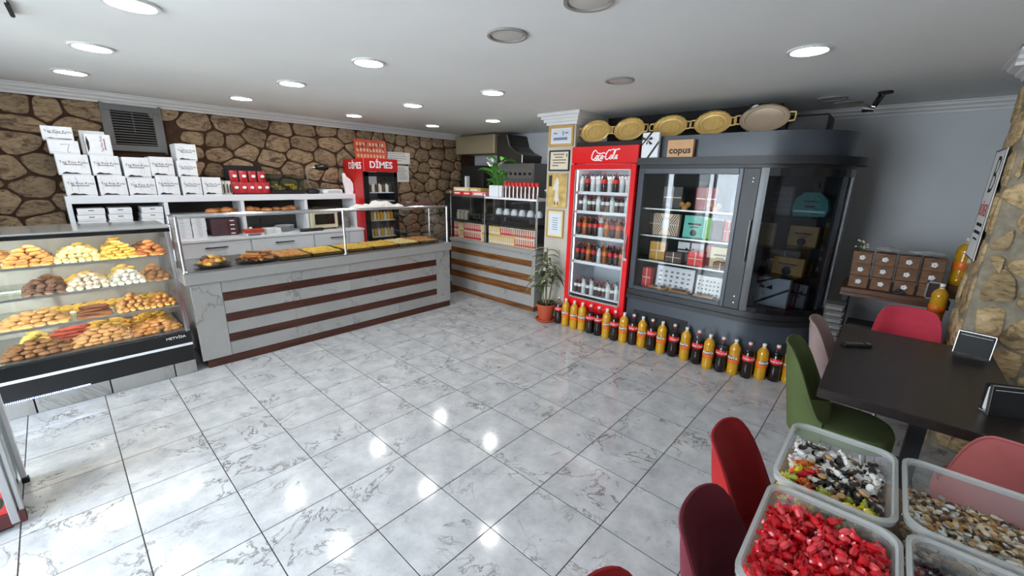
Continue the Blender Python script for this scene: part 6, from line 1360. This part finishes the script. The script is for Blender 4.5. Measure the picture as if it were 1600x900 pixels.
B(0, 0.36, 0, 0.26, 0.0, 0.56, 0.006).build('body', pm('beige_card', S(120, 98, 74), 0.7), t); B(-0.004, 0.364, 0.04, 0.27, 0.56, 0.60, 0.01).build('lid', BLACKM, t); B(0.14, 0.19, -0.002, 0, 0.5, 0.515).build('label', PAPER, t)
BK = pm('grey_basket', S(96, 92, 90), 0.5, var=0.2, vs_=20)
bme = MB(); bme.box(-0.09, 0.09, -0.068, 0.068, 0, 0.05, 0.012); bme.box(-0.094, 0.094, -0.072, 0.072, 0.046, 0.056, 0.004); bme = bme.mesh('plastic_tray', BK)
for k in range(13): tag(inst('plastic_tray', bme, None, (4.845+random.uniform(-0.005, 0.005), -1.80+random.uniform(-0.005, 0.005), 0.0005+0.0565*k), (0, 0, random.uniform(-0.05, 0.05))), 'grey plastic tray, %s from the floor in the stack beside the dark cabinet' % ORD[k], 'tray', 'stacked grey trays')

# ================================================================ COOLER AT THE NEAR END
t = thing('glass_cooler', 'silver framed cooler with red graphic cut by the picture edge', 'cooler', (-0.62, 0.88, 0)); W = 0.65
B(0, W-0.05, 0.03, 0.5, 0.0, 0.10, 0.004).build('base', BLACKM, t); B(0, W-0.04, 0.05, 0.5, 0.10, 1.95).build('body', pm('cooler_grey', S(120, 122, 124), 0.5), t)
RG = pm('red_graphic', S(196, 36, 34), 0.3, var=0.3, vs_=3)
B(0.05, W-0.05, 0.006, 0.012, 0.10, 1.75).build('red_graphic', RG, t); m = MB()
for k in range(5): m.lathe([(0, 0), (0.05, 0), (0.04, 0.012), (0, 0.016)], 10, (W-0.1-0.07*k, 0, 0), sx=1.0)
m.xf(Matrix.Translation((0, 0.006, 0.17)) @ Matrix.Rotation(PI/2, 4, 'X')).build('green_graphic', LEAFD, t, True)
fr = MB(); fr.box(W-0.05, W-0.022, -0.012, 0.03, 0.04, 1.9, 0.003); fr.box(W-0.018, W, -0.004, 0.03, 0.04, 1.9, 0.003); fr.box(0, 0.05, -0.012, 0.03, 0.04, 1.9, 0.003); fr.box(0, W, -0.012, 0.03, 1.76, 1.9, 0.003); fr.build('door_frame', ALU, t); B(0, W, -0.008, 0.03, 0.03, 0.10, 0.003).build('kick_strip', pm('dark_red_kick', S(70, 24, 22), 0.4), t)
B(0.05, W-0.05, -0.004, 0.0, 0.10, 1.76).build('door_glass', GLASS, t)
MB().lathe([(0, 0), (0.05, 0.0), (0.055, 0.012), (0.045, 0.022), (0, 0.024)], 18).xf(Matrix.Translation((W-0.09, -0.012, 0.50)) @ Matrix.Rotation(PI/2, 4, 'X')).build('round_badge', pm('badge', S(140, 134, 122), 0.5), t, True)
m = MB(); m.box(W-0.036, W-0.012, 0.45, 0.47, 0.03, 1.9, 0.003); m.build('rear_white_post', WHITE, t); B(W-0.034, W-0.006, 0.44, 0.47, 0.0, 0.03).build('foot', BLACKM, t); B(W-0.034, W-0.03, 0.05, 0.45, 0.10, 1.9).build('side_glass', GLASSS, t)
